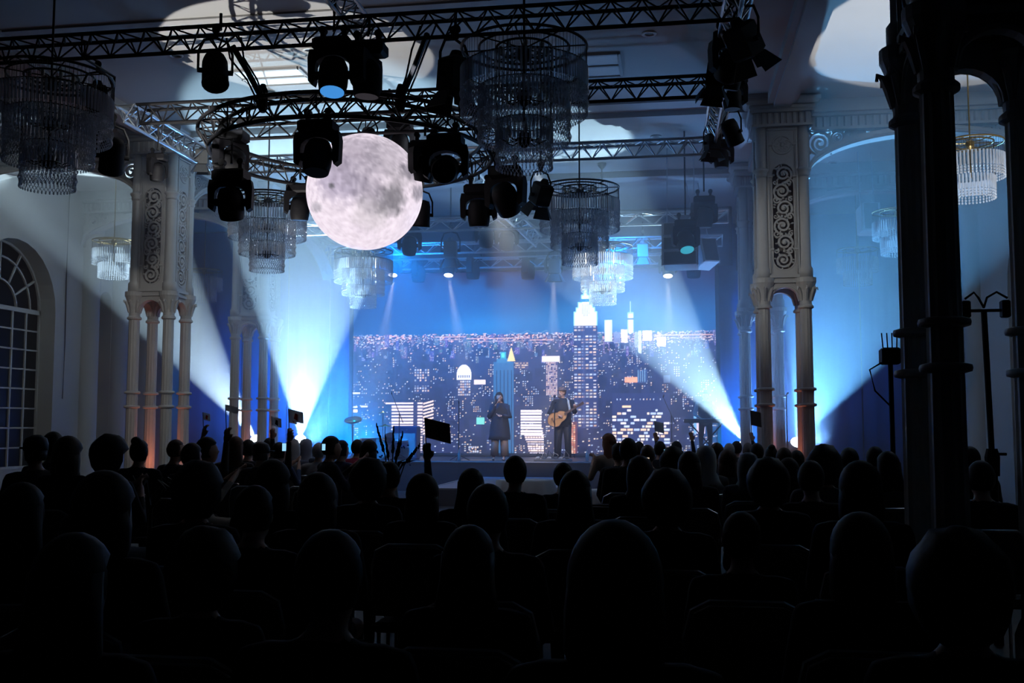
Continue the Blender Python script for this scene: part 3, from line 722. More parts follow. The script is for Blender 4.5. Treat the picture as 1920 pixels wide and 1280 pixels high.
# ================================================================== RIG
brace_b = MB().tube((0, 0, 0), (0, 0, 1), .011, n=5, cap=False).mesh('brace', 'truss_black')
brace_s = MB().tube((0, 0, 0), (0, 0, 1), .011, n=5, cap=False).mesh('brace', 'truss_alu')
def brace(me, a, b, parent):
    d = b-a; o = obj('brace', me, parent, a, None, (1, 1, d.length)); o.rotation_euler = d.to_track_quat('Z', 'Y').to_euler(); return o
TRUSSES = []
def truss(p0, p1, label, m='truss_black', single=True, step=.17, group='straight lighting trusses'):
    p0, p1 = Vector(p0), Vector(p1); mid = (p0+p1)/2; d = p1-p0; L = d.length; t = d/L; s = t.cross(UP).normalized(); u = s.cross(t)
    TRUSSES.append((p0.copy(), p1.copy(), p0.z))
    r = thing('lighting_truss', label, 'truss', mid, group=group)
    offs = [s*.14+u*.1, s*-.14+u*.1, u*-.14]
    for o_ in offs: MB().tube(o_-t*L/2, o_+t*L/2, .025, n=8).build('chord', m, r)
    n = int(L/step); bm = MB()
    for (i, j) in ((0, 2), (1, 2), (0, 1)):
        for k in range(n):
            a = -t*L/2+t*(L*k/n)+offs[i if k % 2 else j]; b = -t*L/2+t*(L*(k+1)/n)+offs[j if k % 2 else i]
            if single: brace(brace_b if m == 'truss_black' else brace_s, a, b, r)
            else: bm.tube(a, b, .011, n=5, cap=False)
    if not single: bm.build('bracing', m, r, kind='stuff')
    for e in (-1, 1):
        MB().sweep([o_+t*e*L/2 for o_ in offs], .02, 6, closed=True).build('end_frame', m, r)
    return r
ZT = 6.1
truss((-8.6, 11.0, ZT), (.75, 11.0, ZT), 'long black lighting truss crossing in front of the round truss at the top')
truss((-7.6, 13.6, ZT), (.60, 13.6, ZT), 'black lighting truss crossing behind the round truss at mid height')
truss((-7.5, 16.6, ZT), (.65, 16.6, ZT), 'grey lighting truss crossing low behind the moon, third from the audience', 'truss_alu')
truss((-7.75, 13.4, ZT-.02), (-7.75, 16.6, ZT-.02), 'silver lighting truss slanting away beside the windowed aisle', 'truss_alu')
truss((.78, 9.0, ZT-.02), (.70, 16.4, ZT-.02), 'silver lighting truss running towards the stage near the large pillar', 'truss_alu')
truss((-3.75, 8.0, ZT+.35), (-3.75, 12.5, ZT+.35), 'short silver truss passing over the front truss towards the ceiling pool', 'truss_alu')
for y, z, lb in ((21.6, 5.95, 'hazy blue truss over the stage, nearest of the stage trusses'), (24.2, 5.9, 'hazy blue truss over the stage, behind the loudspeakers'), (26.3, 5.85, 'hazy blue truss just in front of the valance')):
    truss((-8.4, y, z), (1.2, y, z), lb, 'truss_alu', False, .3, 'stage trusses')
truss((-3.6, 17.5, 6.05), (-3.2, 24.2, 6.0), 'hazy truss running to the stage behind the moon', 'truss_alu', False, .3, 'stage trusses')
# ring truss
RC = P(662, 268, 13.9); RC.z = 5.42; RR = 1.92
ring = thing('ring_truss', 'black circular lighting truss around the hanging moon', 'truss', RC)
for rr, z in ((RR+.14, .1), (RR-.14, .1), (RR, -.15)):
    MB().sweep([(rr*cos(2*pi*i/72), rr*sin(2*pi*i/72), z) for i in range(72)], .027, 8, closed=True).build('chord', 'truss_black', ring, smooth=True)
nb = 60
def rp(k, rr, z): t = 2*pi*k/nb; return Vector((rr*cos(t), rr*sin(t), z))
for k in range(nb):
    for A, B in (((RR+.14, .1), (RR, -.15)), ((RR-.14, .1), (RR, -.15)), ((RR+.14, .1), (RR-.14, .1))):
        if k % 2: A, B = B, A
        brace(brace_b, rp(k, *A), rp(k+1, *B), ring)
for k, (px, ytop, dep) in enumerate(((440, 62, 0), (803, 50, 0))):
    a = PY(px, 70, 11.05); t = atan2(a.y-RC.y, a.x-RC.x); b = RC+Vector((RR*cos(t), RR*sin(t), .1))
    h = thing('hoist', ['bundle of hoist strap and cables holding the ring truss beside the tilted spotlight', 'bundle of hoist strap and cables holding the ring truss beside the large chandelier'][k], 'hoist', b, group='ring truss hoists')
    v = Vector((a.x, 11.0, ZT-.1))-b
    MB().sweep([(0, 0, 0), v*.5+Vector((.01, 0, 0)), v], .035, 6).build('strap', 'truss_black', h)
    MB().sweep([(.05, 0, -.05), v*.4+Vector((.07, 0, 0)), v*.8+Vector((.05, .02, 0)), v+Vector((.1, 0, .1))], .012, 5).build('cable', 'truss_black', h)
    MB().sweep([(-.05, 0, -.05), v*.4+Vector((-.06, .03, 0)), v*.8+Vector((-.12, .02, 0)), v+Vector((-.08, 0, .1))], .012, 5).build('cable', 'truss_black', h)
    MB().lathe([(.03, -.15), (.06, -.1), (.06, .12), (.03, .2)], 10).build('hook_block', 'fixture', h)

# ---- moon
MC = P(684, 360, 13.9); MR = .795
moon = thing('moon_globe', 'glowing inflatable moon globe hanging inside the circular truss', 'moon globe', MC)
view = (Vector((0, 0, EYE))-MC).normalized(); mr = UP.cross(view).normalized(); mu = view.cross(mr)
nu, nv = 160, 80
vs_ = []; cs = []
BL_ = [(-.42, .22, .42, .5, (150, 140, 168)), (-.15, .62, .45, .55, (160, 150, 166)), (.35, .6, .38, .5, (160, 152, 164)), (.42, -.1, .30, .8, (128, 124, 132)), (.12, -.08, .26, .45, (142, 134, 150)),
       (.80, .42, .22, .8, (132, 126, 138)), (.93, .02, .14, .7, (140, 134, 146)), (.0, .25, .35, .35, (150, 142, 158)), (.55, .2, .22, .4, (165, 158, 166)), (-.80, -.28, .10, .5, (150, 146, 156)), (-.54, .08, .05, .9, (110, 108, 116)), (.1, -.35, .3, .3, (190, 184, 186))]
for j in range(nv+1):
    ph = pi*j/nv
    for i in range(nu):
        th = 2*pi*i/nu; n_ = Vector((sin(ph)*cos(th), sin(ph)*sin(th), cos(ph)))
        u, v, f = n_.dot(mr), n_.dot(mu), n_.dot(view)
        q = n_*1.0; n1 = mnoise.fractal(q*3.2, 1.0, 2.0, 5); n2 = mnoise.fractal(q*11+Vector((5, 2, 1)), .8, 2.1, 5)
        c = np.array((240, 226, 238), float); c -= np.array((1, 1, .85))*max(0, n1)*10
        if f > 0:
            for bu, bv, br, ba, bc in BL_:
                dd = sqrt((u-bu)**2+(v-bv)**2)/br+n1*.28+n2*.22
                k = min(1, ba*1.1)*max(0, min(1, (1.2-dd)*1.6)); c = c*(1-k)+np.array(bc)*k
        else: c -= 40*max(0, min(1, n1*1.5+.2))
        c += n2*18
        cs.append(lin(np.clip(c, 30, 255))*.92); vs_.append(n_*MR)
co = np.array([tuple(v) for v in vs_], np.float32); ii = (np.arange(nv)[:, None]*nu+np.arange(nu)[None]).ravel()
qd = []
for j in range(nv):
    for i in range(nu): qd.append((j*nu+i, (j+1)*nu+i, (j+1)*nu+(i+1) % nu, j*nu+(i+1) % nu))
me = grid_mesh('globe', co, np.array(qd, np.int32), np.array(cs), 'moon_skin'); me.polygons.foreach_set('use_smooth', [True]*len(me.polygons))
obj('globe', me, moon)
MB().lathe([(.09, MR-.01), (.10, MR+.03), (.03, MR+.06)], 12).build('top_cap', 'fixture', moon)
MB().tube((0, 0, MR), (0, 0, ZT-MC.z-.1), .008, n=5).build('hanging_wire', 'truss_black', moon)
cr = MB(); tt = P(684, 300, 13.9)
# cross bar that carries the moon
truss((RC.x-RR, RC.y, RC.z+.32), (RC.x+RR, RC.y, RC.z+.32), 'short black bar truss across the ring that carries the moon', step=.25)

# ---- chandeliers
def strand(nrod, nlink, lrod, llink):
    b = MB(); z = 0
    for k in range(nrod): b.tube((0, 0, z), (0, 0, z-lrod+.012), .014, n=6); z -= lrod
    for k in range(nlink):
        c = z-llink/2; ax = k % 2
        pts = [((.017*cos(t)) if not ax else (.006*sin(2*t)), (.017*cos(t)) if ax else .004*sin(2*t), c+llink*.46*sin(t)) for t in [2*pi*i/6 for i in range(6)]]
        b.sweep(pts, .0055, 3, closed=True); z -= llink
    b.ell((0, 0, z-.012), (.012, .012, .018), 6, 4)
    return b
S1 = strand(1, 4, .24, .055).mesh('crystal_strand', 'crystal'); S2 = strand(1, 5, .27, .052).mesh('crystal_strand', 'crystal')
TIERS = [(.645, 92, -.22, S1), (.465, 68, -.43, S2), (.285, 44, -.78, S1)]
cw = MB()
for rr in (.645, .465, .285): cw.sweep([(rr*cos(2*pi*i/40), rr*sin(2*pi*i/40), 0) for i in range(40)], .016 if rr > .6 else .013, 6, closed=True)
RIM = cw.mesh('rim', 'chandelier_iron')
sp_ = MB()
for k in range(8): t = pi*k/4; sp_.tube((.05*cos(t), .05*sin(t), .0), (.645*cos(t), .645*sin(t), 0), .008, n=5)
SPK = sp_.mesh('spokes', 'chandelier_iron')
wm = MB()
for rr, n, z, _ in TIERS:
    for k in range(n): t = 2*pi*(k+.5)/n; wm.tube((rr*cos(t), rr*sin(t), 0), (rr*cos(t), rr*sin(t), z), .0022, n=3, cap=False)
WIR = wm.mesh('suspension_wires', 'chandelier_iron')
hb = MB(); hb.lathe([(.02, .06), (.07, .03), (.08, -.03), (.05, -.09), (.02, -.11)], 12)
for k in range(8):
    t = pi*k/4+.2; hb.sweep([(.05*cos(t), .05*sin(t), -.03), (.16*cos(t), .16*sin(t), -.06), (.24*cos(t), .24*sin(t), -.02)], .008, 5)
HUB = hb.mesh('arm_cluster', 'chandelier_iron')
bl = MB().lathe([(.012, 0), (.02, .02), (.022, .05), (.012, .09)], 8).mesh('lamp_bulb', 'bulb', True)
ROD = MB().tube((0, 0, -1.0), (0, 0, ZC-5.45), .013, n=8).mesh('rod', 'chandelier_iron')
CAN = MB().lathe([(.02, ZC-5.45-.14), (.09, ZC-5.45-.06), (.1, ZC-5.45)], 14).mesh('canopy', 'chandelier_iron')
TR = [MB().sweep([(rr*cos(2*pi*i/40), rr*sin(2*pi*i/40), z) for i in range(40)], .007, 5, closed=True).mesh('tier_ring', 'chandelier_iron') for rr, n, z, _ in TIERS]
ch = thing('chandelier', 'x', 'chandelier', group='three-tier crystal chandeliers')
for nm_, m_ in (('rim', RIM), ('spokes', SPK), ('rod', ROD), ('canopy', CAN)): obj(nm_, m_, ch)
obj('suspension_wires', WIR, ch, kind='stuff')
for m_ in TR: obj('tier_ring', m_, ch)
for z in (-.05, -.5, -.93):
    h = obj('arm_cluster', HUB, ch, (0, 0, z))
    for k in range(8): t = pi*k/4+.2; obj('lamp_bulb', bl, h, (.24*cos(t), .24*sin(t), -.02))
for rr, n, z, m_ in TIERS:
    for k in range(n): t = 2*pi*(k+.5)/n; obj('crystal_strand', m_, ch, (rr*cos(t), rr*sin(t), z), (0, 0, t))
CH = [(-1.46, 10.15, 'largest dark crystal chandelier hanging in front of the front truss'),
      (-1.46, 16.5, 'grey crystal chandelier with a dark rim hanging over the right of the stage'),
      (-1.46, 22.1, 'white-lit crystal chandelier hanging directly in front of the skyline tower'),
      (-6.78, 10.2, 'large dark crystal chandelier cut by the edge of the picture near the arched window'),
      (-6.78, 16.4, 'blue-grey crystal chandelier hanging behind the ring truss beside the moon'),
      (-6.78, 21.9, 'pale lit crystal chandelier hanging right below the moon')]
for i, (x, y, lb) in enumerate(CH):
    o = ch if i == 0 else copy_tree(ch)
    o.location = (x, y, 5.45); o['label'] = lb
# two-tier aisle chandeliers
T2 = [(.45, 56, -.2), (.31, 40, -.5)]
ac = thing('aisle_chandelier', 'x', 'chandelier', group='two-tier chandeliers of the side aisles')
a1 = MB()
for rr in (.45, .31): a1.sweep([(rr*cos(2*pi*i/32), rr*sin(2*pi*i/32), 0) for i in range(32)], .012, 6, closed=True)
for k in range(6): t = pi*k/3; a1.tube((0, 0, 0), (.45*cos(t), .45*sin(t), 0), .007, n=5)
a1.build('rim', 'brass', ac)
MB().tube((0, 0, -.5), (0, 0, ZC-5.6), .011, n=6).lathe([(.02, ZC-5.6-.1), (.08, ZC-5.6)], 12).build('rod', 'brass', ac)
MB().lathe([(.02, .05), (.06, .02), (.06, -.05), (.02, -.1)], 10).build('hub', 'brass', ac)
for q, (rr, n, z) in enumerate(T2):
    b = MB(); wv = MB()
    for k in range(n):
        t = 2*pi*k/n; x, y = rr*cos(t), rr*sin(t); wv.tube((x, y, 0), (x, y, z), .002, n=3, cap=False)
        b.tube((x, y, z), (x, y, z-.2), .015, n=5)
        for j in range(3): b.ell((x, y, z-.225-j*.04), (.015, .015, .019), 5, 4)
    b.build('crystal_tier', 'crystal', ac, kind='stuff'); wv.build('suspension_wires', 'chandelier_iron', ac, kind='stuff')
for i, (x, y, lb) in enumerate(((-12.05, 20.6, 'brightly lit two-tier chandelier in the windowed aisle beside the pillar'), (-12.05, 25.0, 'dim blue two-tier chandelier seen through the arch between the pillars'),
                               (4.25, 24.3, 'faint hazy two-tier chandelier deep in the blue side aisle'), (4.25, 20.0, 'two-tier chandelier half hidden behind the black pillar in the side aisle'), (4.25, 15.2, 'two-tier chandelier seen between the two shafts of the black pillar'))):
    o = ac if i == 0 else copy_tree(ac)
    o.location = (x, y, 5.6); o['label'] = lb

# ---- fixtures
def hang(r, loc, scale):
    """pipe bracket from the clamp to the nearest truss chord, or straight up to the ceiling"""
    loc = Vector(loc); best = (.85, None)
    for a, b, z in TRUSSES:
        ab = b-a; t = max(0, min(1, (loc-a).dot(ab)/ab.dot(ab))); q = a+ab*t; q.z = z-.14; h = Vector((q.x-loc.x, q.y-loc.y, 0)).length
        if z > loc.z-.25 and z-loc.z < 1.2 and h < best[0]: best = (h, q)
    v = Vector((loc.x-RC.x, loc.y-RC.y, 0)); h = abs(v.length-RR)
    if -.25 < RC.z-loc.z < 1.2 and h < best[0]: best = (h, RC+v.normalized()*RR-UP*.15)
    q = best[1]
    if q is None: pts = [(0, 0, .1), (0, 0, (ZC+.005-loc.z)/scale)]
    else:
        e = (q-loc)/scale; pts = [(0, 0, .08), (0, 0, max(.12, e.z)), (e.x, e.y, max(.12, e.z)), e]
        pts = pts[:3]+[(e.x, e.y, max(.12, e.z)+.2/scale)]
    MB().sweep(pts, .018/scale, 6).build('hanging_pipe', 'truss_black', r)
clamp_m = MB().box((0, 0, .05), (.05, .06, .10)).tube((0, -.04, .1), (0, .04, .1), .045, n=10).mesh('clamp', 'fixture')
mbase_m = MB().bev((0, 0, -.09), (.44, .26, .17), .035).mesh('base', 'fixture')
yk = MB()
yk.prism([(-.27, -.15), (.27, -.15), (.29, -.25), (.28, -.52), (.22, -.56), (.20, -.5), (.20, -.34)]+arc(0, -.34, .20, 0, pi, 8, .12)[1:-1]+[(-.20, -.34), (-.20, -.5), (-.22, -.56), (-.28, -.52), (-.29, -.25)], -.07, .07, 'y')
yoke_m = yk.mesh('yoke', 'fixture')
head_m = MB().lathe([(.06, .20), (.13, .18), (.165, .10), (.175, 0), (.17, -.12), (.155, -.20), (.15, -.215)], 20).tube((-.21, 0, 0), (.21, 0, 0), .05, n=10).mesh('head', 'fixture', True)
LENS = {k: MB().lathe([(.138, -.2155), (.138, -.222)], 20).mesh('lens', 'lens_'+k) for k in ('dark', 'blue', 'cyan', 'white', 'beam')}
def mover(loc, label, pan=0, tilt=0, lens='dark', scale=1.0, up=False, group='moving head lights on the rig'):
    r = thing('moving_head_light', label, 'stage light', loc, group=group); r.scale = (scale,)*3
    if up: r.rotation_euler = (pi, 0, 0)
    hang(r, loc, scale); b = obj('base', mbase_m, r)
    if not up:
        for s in (-1, 1): obj('clamp', clamp_m, b, (s*.13, 0, 0))
    y = obj('yoke', yoke_m, r, rot=(0, 0, pan))
    h = obj('head', head_m, r, (0, 0, -.44), Euler((tilt, 0, pan), 'XYZ'))
    obj('lens', LENS[lens], h); return r
can_m = MB().lathe([(.05, .24), (.12, .22), (.145, .14), (.15, -.16), (.155, -.2), (.135, -.2), (.13, -.1)], 18).mesh('can', 'fixture', True)
ybow = MB().sweep([(-.19, 0, 0), (-.19, 0, .22), (-.13, 0, .36), (0, 0, .4), (.13, 0, .36), (.19, 0, .22), (.19, 0, 0)], .016, 6).tube((-.2, 0, 0), (-.14, 0, 0), .03, n=8).tube((.14, 0, 0), (.2, 0, 0), .03, n=8).mesh('bail', 'fixture')
def par(loc, label, pan=0, tilt=0, scale=1.0, mt=None, group='spotlights with bails on the rig'):
    r = thing('spotlight', label, 'stage light', loc, group=group); r.scale = (scale,)*3
    hang(r, loc, scale); y = obj('bail', ybow, r, (0, 0, -.42), (0, 0, pan)); obj('clamp', clamp_m, y, (0, 0, .4))
    h = obj('can', can_m, r, (0, 0, -.42), Euler((tilt, 0, pan), 'XYZ')); 
    MB().lathe([(.128, -.13), (.128, -.14)], 16).build('lens', 'lens_dark', h)
    return r
door_m = MB().prism([(-.10, 0), (.10, 0), (.16, -.2), (-.16, -.2)], -.004, .004, 'y').mesh('barn_door', 'fixture')
door_g = MB().prism([(-.10, 0), (.10, 0), (.16, -.2), (-.16, -.2)], -.004, .004, 'y').mesh('barn_door', 'fixture_grey')
fb_m = MB().bev((0, 0, .02), (.26, .26, .36), .03).tube((0, 0, .2), (0, 0, .27), .08, .05, n=10).mesh('housing', 'fixture')
fb_g = MB().bev((0, 0, .02), (.26, .26, .36), .03).tube((0, 0, .2), (0, 0, .27), .08, .05, n=10).mesh('housing', 'fixture_grey')
def fresnel(loc, label, pan=0, tilt=0, scale=1.0, grey=False, lens='dark'):
    r = thing('fresnel_light', label, 'stage light', loc, group='barn door lights'); r.scale = (scale,)*3
    hang(r, loc, scale); y = obj('bail', ybow, r, (0, 0, -.42), (0, 0, pan)); obj('clamp', clamp_m, y, (0, 0, .4))
    h = obj('housing', fb_g if grey else fb_m, r, (0, 0, -.42), Euler((tilt, 0, pan), 'XYZ'))
    for k in range(4):
        t = k*pi/2; obj('barn_door', door_g if grey else door_m, h, (.13*sin(t), -.13*cos(t), -.16), Euler((-.5, 0, t), 'XYZ'))
    obj('lens', LENS[lens], h, (0, 0, .04), None, (.75, .75, .75)); return r
G = 'moving head lights on the rig'
# (pixel of clamp, depth) -> rig
mover(P(626, 72, 11.35), 'moving head with a glowing blue lens on the front truss', .1, -.22, 'blue', .98)
mover(P(690, 80, 11.35), 'black moving head pointing straight down next to the blue-lensed one on the front truss', 1.45, .05, 'dark', .95)
par(P(405, 68, 11.55), 'black spotlight tilted on the front truss above the ring truss rim', .5, -.5, 1.0)
fresnel(P(853, 70, 11.2), 'black barn door light on the front truss beside the large chandelier', .9, .1, 1.1)
mover(P(597, 226, 12.1), 'big black moving head hanging in front of the moon on the ring truss', 0, -.25, 'dark', 1.0)
mover(P(434, 245, 13.4), 'black moving head on the ring truss rim with its grey lens turned sideways', 1.2, .9, 'dark', .95)
mover(P(434, 318, 13.0), 'black moving head hanging lowest on the ring truss rim, in front of the arch', .2, .45, 'dark', .98)
mover(P(563, 345, 15.5), 'black moving head tucked against the lower edge of the moon', .5, .1, 'dark', .85)
mover(P(750, 228, 14.6), 'moving head with a thin blue lens ring just over the top of the moon', 0, -.15, 'blue', .8)
par(P(690, 222, 14.4), 'small black spotlight peeping over the top of the moon', 0, -.3, .75)
mover(P(836, 252, 12.6), 'round black moving head facing the camera inside the ring truss', .1, -1.2, 'dark', 1.0)
mover(P(797, 264, 13.6), 'black moving head between the moon and the round one facing the camera', .9, .3, 'dark', .85)
mover(P(898, 346, 14.9), 'black moving head hanging on the far rim of the ring truss below the hoist', .1, .1, 'dark', .95)
mover(P(948, 312, 14.2), 'black moving head tilted below the bottom of the large chandelier', -.3, .75, 'dark', 1.05)
par(P(790, 355, 15.0), 'black spotlight half hidden behind the edge of the moon', .5, .2, .9)
fresnel(P(1014, 318, 15.5), 'dark barn door light on the grey truss beside the dark-rimmed chandelier', .7, .55, .95)
par(P(212, 232, 12.6), 'black spotlight tilted under the truss corner beside the edge chandelier', .6, .75, 1.0)
fresnel(P(184, 132, 12.3), 'black barn door light behind the edge chandelier under the front truss', .5, .1, .9)
mover(P(296, 288, 14.8), 'small black moving head hanging from the slanting silver truss before the pillar', 1.3, .05, 'dark', .62)
fresnel(P(380, 262, 16.8), 'grey box light hanging where the slanting truss ends beside the ring', .3, .1, .75, True)
fresnel(P(1395, 8, 10.6), 'black barn door light at the top of the truss near the large pillar', -.8, .6, 1.0)
mover(P(1368, 60, 11.9), 'black moving head tilted sideways on the truss above the row of lamps near the pillar', .4, .9, 'dark', .9)
fresnel(P(1340, 92, 12.6), 'black barn door light hanging on the inner side of the truss near the pillar', 1.57, .15, .9)
mover(P(1370, 92, 12.8), 'black moving head hanging at the middle of the truss near the pillar', .6, .3, 'dark', .8)
mover(P(1372, 140, 13.4), 'black moving head pointing down at the crossing of the truss near the pillar', .3, 0, 'dark', .72)
fresnel(P(1335, 232, 15.6), 'black box light on the inner corner where the grey truss meets the side truss', .4, .05, .75)
par(P(1372, 205, 14.8), 'black spotlight tilted outward at the far end of the side truss', -.7, .6, .85)
mover(P(1352, 262, 16.3), 'small black moving head hanging lowest at the corner of the grey truss', .2, 0, 'dark', .7)
# lamps over the stage
fresnel(P(845, 432, 23.8), 'hazy grey barn door light hanging over the stage below the ring truss', .1, .1, 1.15, True)
fresnel(P(1040, 468, 23.8), 'hazy grey barn door light over the stage behind the dark-rimmed chandelier', 0, .1, 1.0, True)
fresnel(P(1205, 440, 24.0), 'hazy grey barn door light over the stage beside the loudspeakers', 0, .1, .95, True)
mover(P(1320, 368, 20.0), 'dark moving head hanging above the stage truss end by the pillar', .5, .05, 'dark', .95)
mover(P(1285, 412, 19.6), 'moving head with a round cyan lens in front of the loudspeakers', .3, -.45, 'cyan', .95)
for px, lb in ((738, 'small white downlight beside the chandelier under the moon'), (842, 'small white downlight with a slanting ray under the hazy barn door light'), (1038, 'small white downlight over the guitarist'), (1252, 'small white downlight under the loudspeakers')):
    c = PY(px, 478, 26.3); t = {738: -.12, 842: .22, 1038: .02, 1252: .03}[px]
    mover(c, lb, 0, -.32, 'white', .85, group='white stage downlights')
    lp = PY(px, 524, 26.05)
    spot('down_light', lp, (lp.x+t*4.5, lp.y-.9, STZ), 2600, (1.0, .93, .86), 15, .6, .05)
for px, py, lb in ((785, 480, 'dark blue moving head in silhouette over the skyline below the moon'), (887, 474, 'dark blue moving head in silhouette over the skyline beside the slanting ray'), (990, 474, 'dark blue moving head in silhouette over the skyline beside the guitarist ray'), (1300, 470, 'dark moving head in silhouette beneath the loudspeakers, at the screen corner')):
    mover(PY(px, py, 26.3), lb, 1.4, 0, 'dark', 1.05, group='stage silhouettes of moving heads')
for px, py, lb in ((768, 440, 'hazy blue moving head over the stage with a striped lens beside the moon'), (912, 425, 'large hazy blue moving head tilted over the stage below the ring truss'), (950, 430, 'hazy blue moving head over the stage next to the tilted one')):
    mover(P(px, py-15, 22.5), lb, .3, .5, 'dark', .95, group='hazy moving heads over the stage')
# loudspeaker cluster
def speaker(loc, w_, h_, rz, rx, n, label):
    r = thing('loudspeaker', label, 'loudspeaker', loc, rot=(rx, 0, rz), group='hanging loudspeakers')
    for k in range(n):
        b = MB().bev((0, 0, -h_*(k+.5)/n), (w_, .5, h_/n-.015), .02).build('cabinet', 'speaker_cloth', r)
        MB().box((0, -.252, -h_*(k+.5)/n), (w_-.05, .01, h_/n-.06)).build('grille', 'fixture_grey', b)
    for s in (-1, 1): MB().box((s*(w_/2+.012), -.2, -h_/2), (.024, .05, h_)).build('rail', 'chair_metal', r)
    for s in (-1, 1): MB().tube((s*w_*.4, 0, 0), (s*w_*.4, 0, (ZC+.01-loc.z)/cos(rx)), .012, n=5).build('hanging_wire', 'truss_alu', r)
speaker(P(1276, 422, 20.6), .68, .9, -.08, -.12, 3, 'pale grey three-box loudspeaker hanging behind the cyan lens')
speaker(P(1318, 455, 23.4), .4, .6, .5, -.3, 1, 'small grey loudspeaker angled outward beside the three-box one')
speaker(P(1626, 385, 21.0), .34, .6, .1, -.1, 1, 'faint grey loudspeaker hanging in the haze of the blue side aisle')
# floor lamps that throw the beams
for i, ((a, b, pw, c, dg), lb) in enumerate(zip(BEAMS, ('beam light on the floor throwing the widest ray beside the lilac pillar', 'beam light on the floor throwing a ray up to the windowed aisle', 'beam light on the floor throwing a ray across the skyline', 'beam light on the floor throwing a ray into the blue side aisle'))):
    a, b = Vector(a), Vector(b); d = (b-a).normalized()
    k = thing('road_case', ['black road case under the widest floor beam', 'black road case under the windowed aisle beam', 'black road case under the skyline beam', 'black road case under the side aisle beam'][i], 'road case', (a.x, a.y, 0))
    hgt = a.z-.56
    MB().bev((0, 0, hgt/2), (.7, .6, hgt), .03).build('body', 'stage_black', k)
    for sx in (-1, 1):
        for sy in (-1, 1): MB().box((sx*.34, sy*.29, hgt/2), (.04, .04, hgt+.004)).build('corner_rail', 'chair_metal', k)
    r = thing('moving_head_light', lb, 'stage light', (a.x, a.y, hgt), group='floor beam lights')
    MB().bev((0, 0, .07), (.42, .3, .14), .03).build('base', 'fixture', r)
    pan = atan2(d.x, -d.y); tl = math.acos(d.z)
    y = obj('yoke', yoke_m, r, (0, 0, 0), Euler((pi, 0, pan), 'XYZ'))
    h = obj('head', head_m, r, (0, 0, .46)); h.rotation_euler = (-d).to_track_quat('Z', 'X').to_euler()
    h.location = (0, 0, a.z-hgt)-d*.26 if False else Vector((0, 0, a.z-hgt))-d*.25
    obj('lens', LENS['beam'], h)
# ================================================================== PEOPLE
def cap(b, a, c, r0, r1, n=10):
    a, c = Vector(a), Vector(c); b.tube(a, c, r0, r1, n); b.ell(a, (r0,)*3, n, 6); b.ell(c, (r1,)*3, n, 6)
def remeshed(b, voxel, smooth=2):
    me = b.mesh('tmp'); o = bpy.data.objects.new('tmp', me); COL.objects.link(o)
    m = o.modifiers.new('r', 'REMESH'); m.mode = 'VOXEL'; m.voxel_size = voxel; m.use_smooth_shade = True
    s = o.modifiers.new('s', 'SMOOTH'); s.iterations = smooth; s.factor = .5
    dg = bpy.context.evaluated_depsgraph_get(); out = bpy.data.meshes.new_from_object(o.evaluated_get(dg))
    bpy.data.objects.remove(o); bpy.data.meshes.remove(me); return out
def hand(b, wr, d, curl, side, fingers):
    wr, d, curl = Vector(wr), Vector(d).normalized(), Vector(curl).normalized(); lat = d.cross(curl).normalized()*side
    c = wr+d*.05; q = Matrix((lat, curl, d)).transposed()
    b.ell(c, (.04, .017, .055), 10, 6, q)
    if fingers:
        for k, L in ((-1.5, .8), (-.5, .95), (.5, 1), (1.5, .9)):
            p = wr+d*.09+lat*k*.021; m = p+(d*.9+curl*.3)*.036*L; t = m+(d*.45+curl*.9)*.03*L; u = t+(curl*.9-d*.3)*.022*L
            cap(b, p, m, .0095, .009, 6); cap(b, m, t, .009, .0085, 6); cap(b, t, u, .0085, .0075, 6)
        p = wr+d*.03-lat*.035; m = p+(d*.6-lat*.5+curl*.3)*.035; t = m+(d*.7+curl*.5)*.03
        cap(b, p, m, .012, .0105, 6); cap(b, m, t, .0105, .009, 6)
    else: b.ell(wr+d*.115+curl*.015, (.036, .016, .05), 8, 6, q)
def head(b, c, yaw=0, k=1.0, tilt=0):
    """head centred at c, face looking along +Y turned by yaw"""
    M = Matrix.Rotation(yaw, 3, 'Z') @ Matrix.Rotation(tilt, 3, 'X'); c = Vector(c)
    def e(p, r): b.ell(c+M @ (Vector(p)*k), [q*k for q in r], 12, 8, M)
    e((0, 0, .015), (.076, .094, .105)); e((0, .035, -.055), (.058, .06, .055)); e((0, .062, -.085), (.03, .03, .028))
    e((0, .1, -.008), (.013, .02, .024)); e((0, .092, -.055), (.026, .012, .010)); e((0, .075, .03), (.055, .025, .014))
    for s in (-1, 1): e((s*.076, 0, -.005), (.012, .022, .032)); e((s*.032, .078, -.02), (.022, .018, .016))
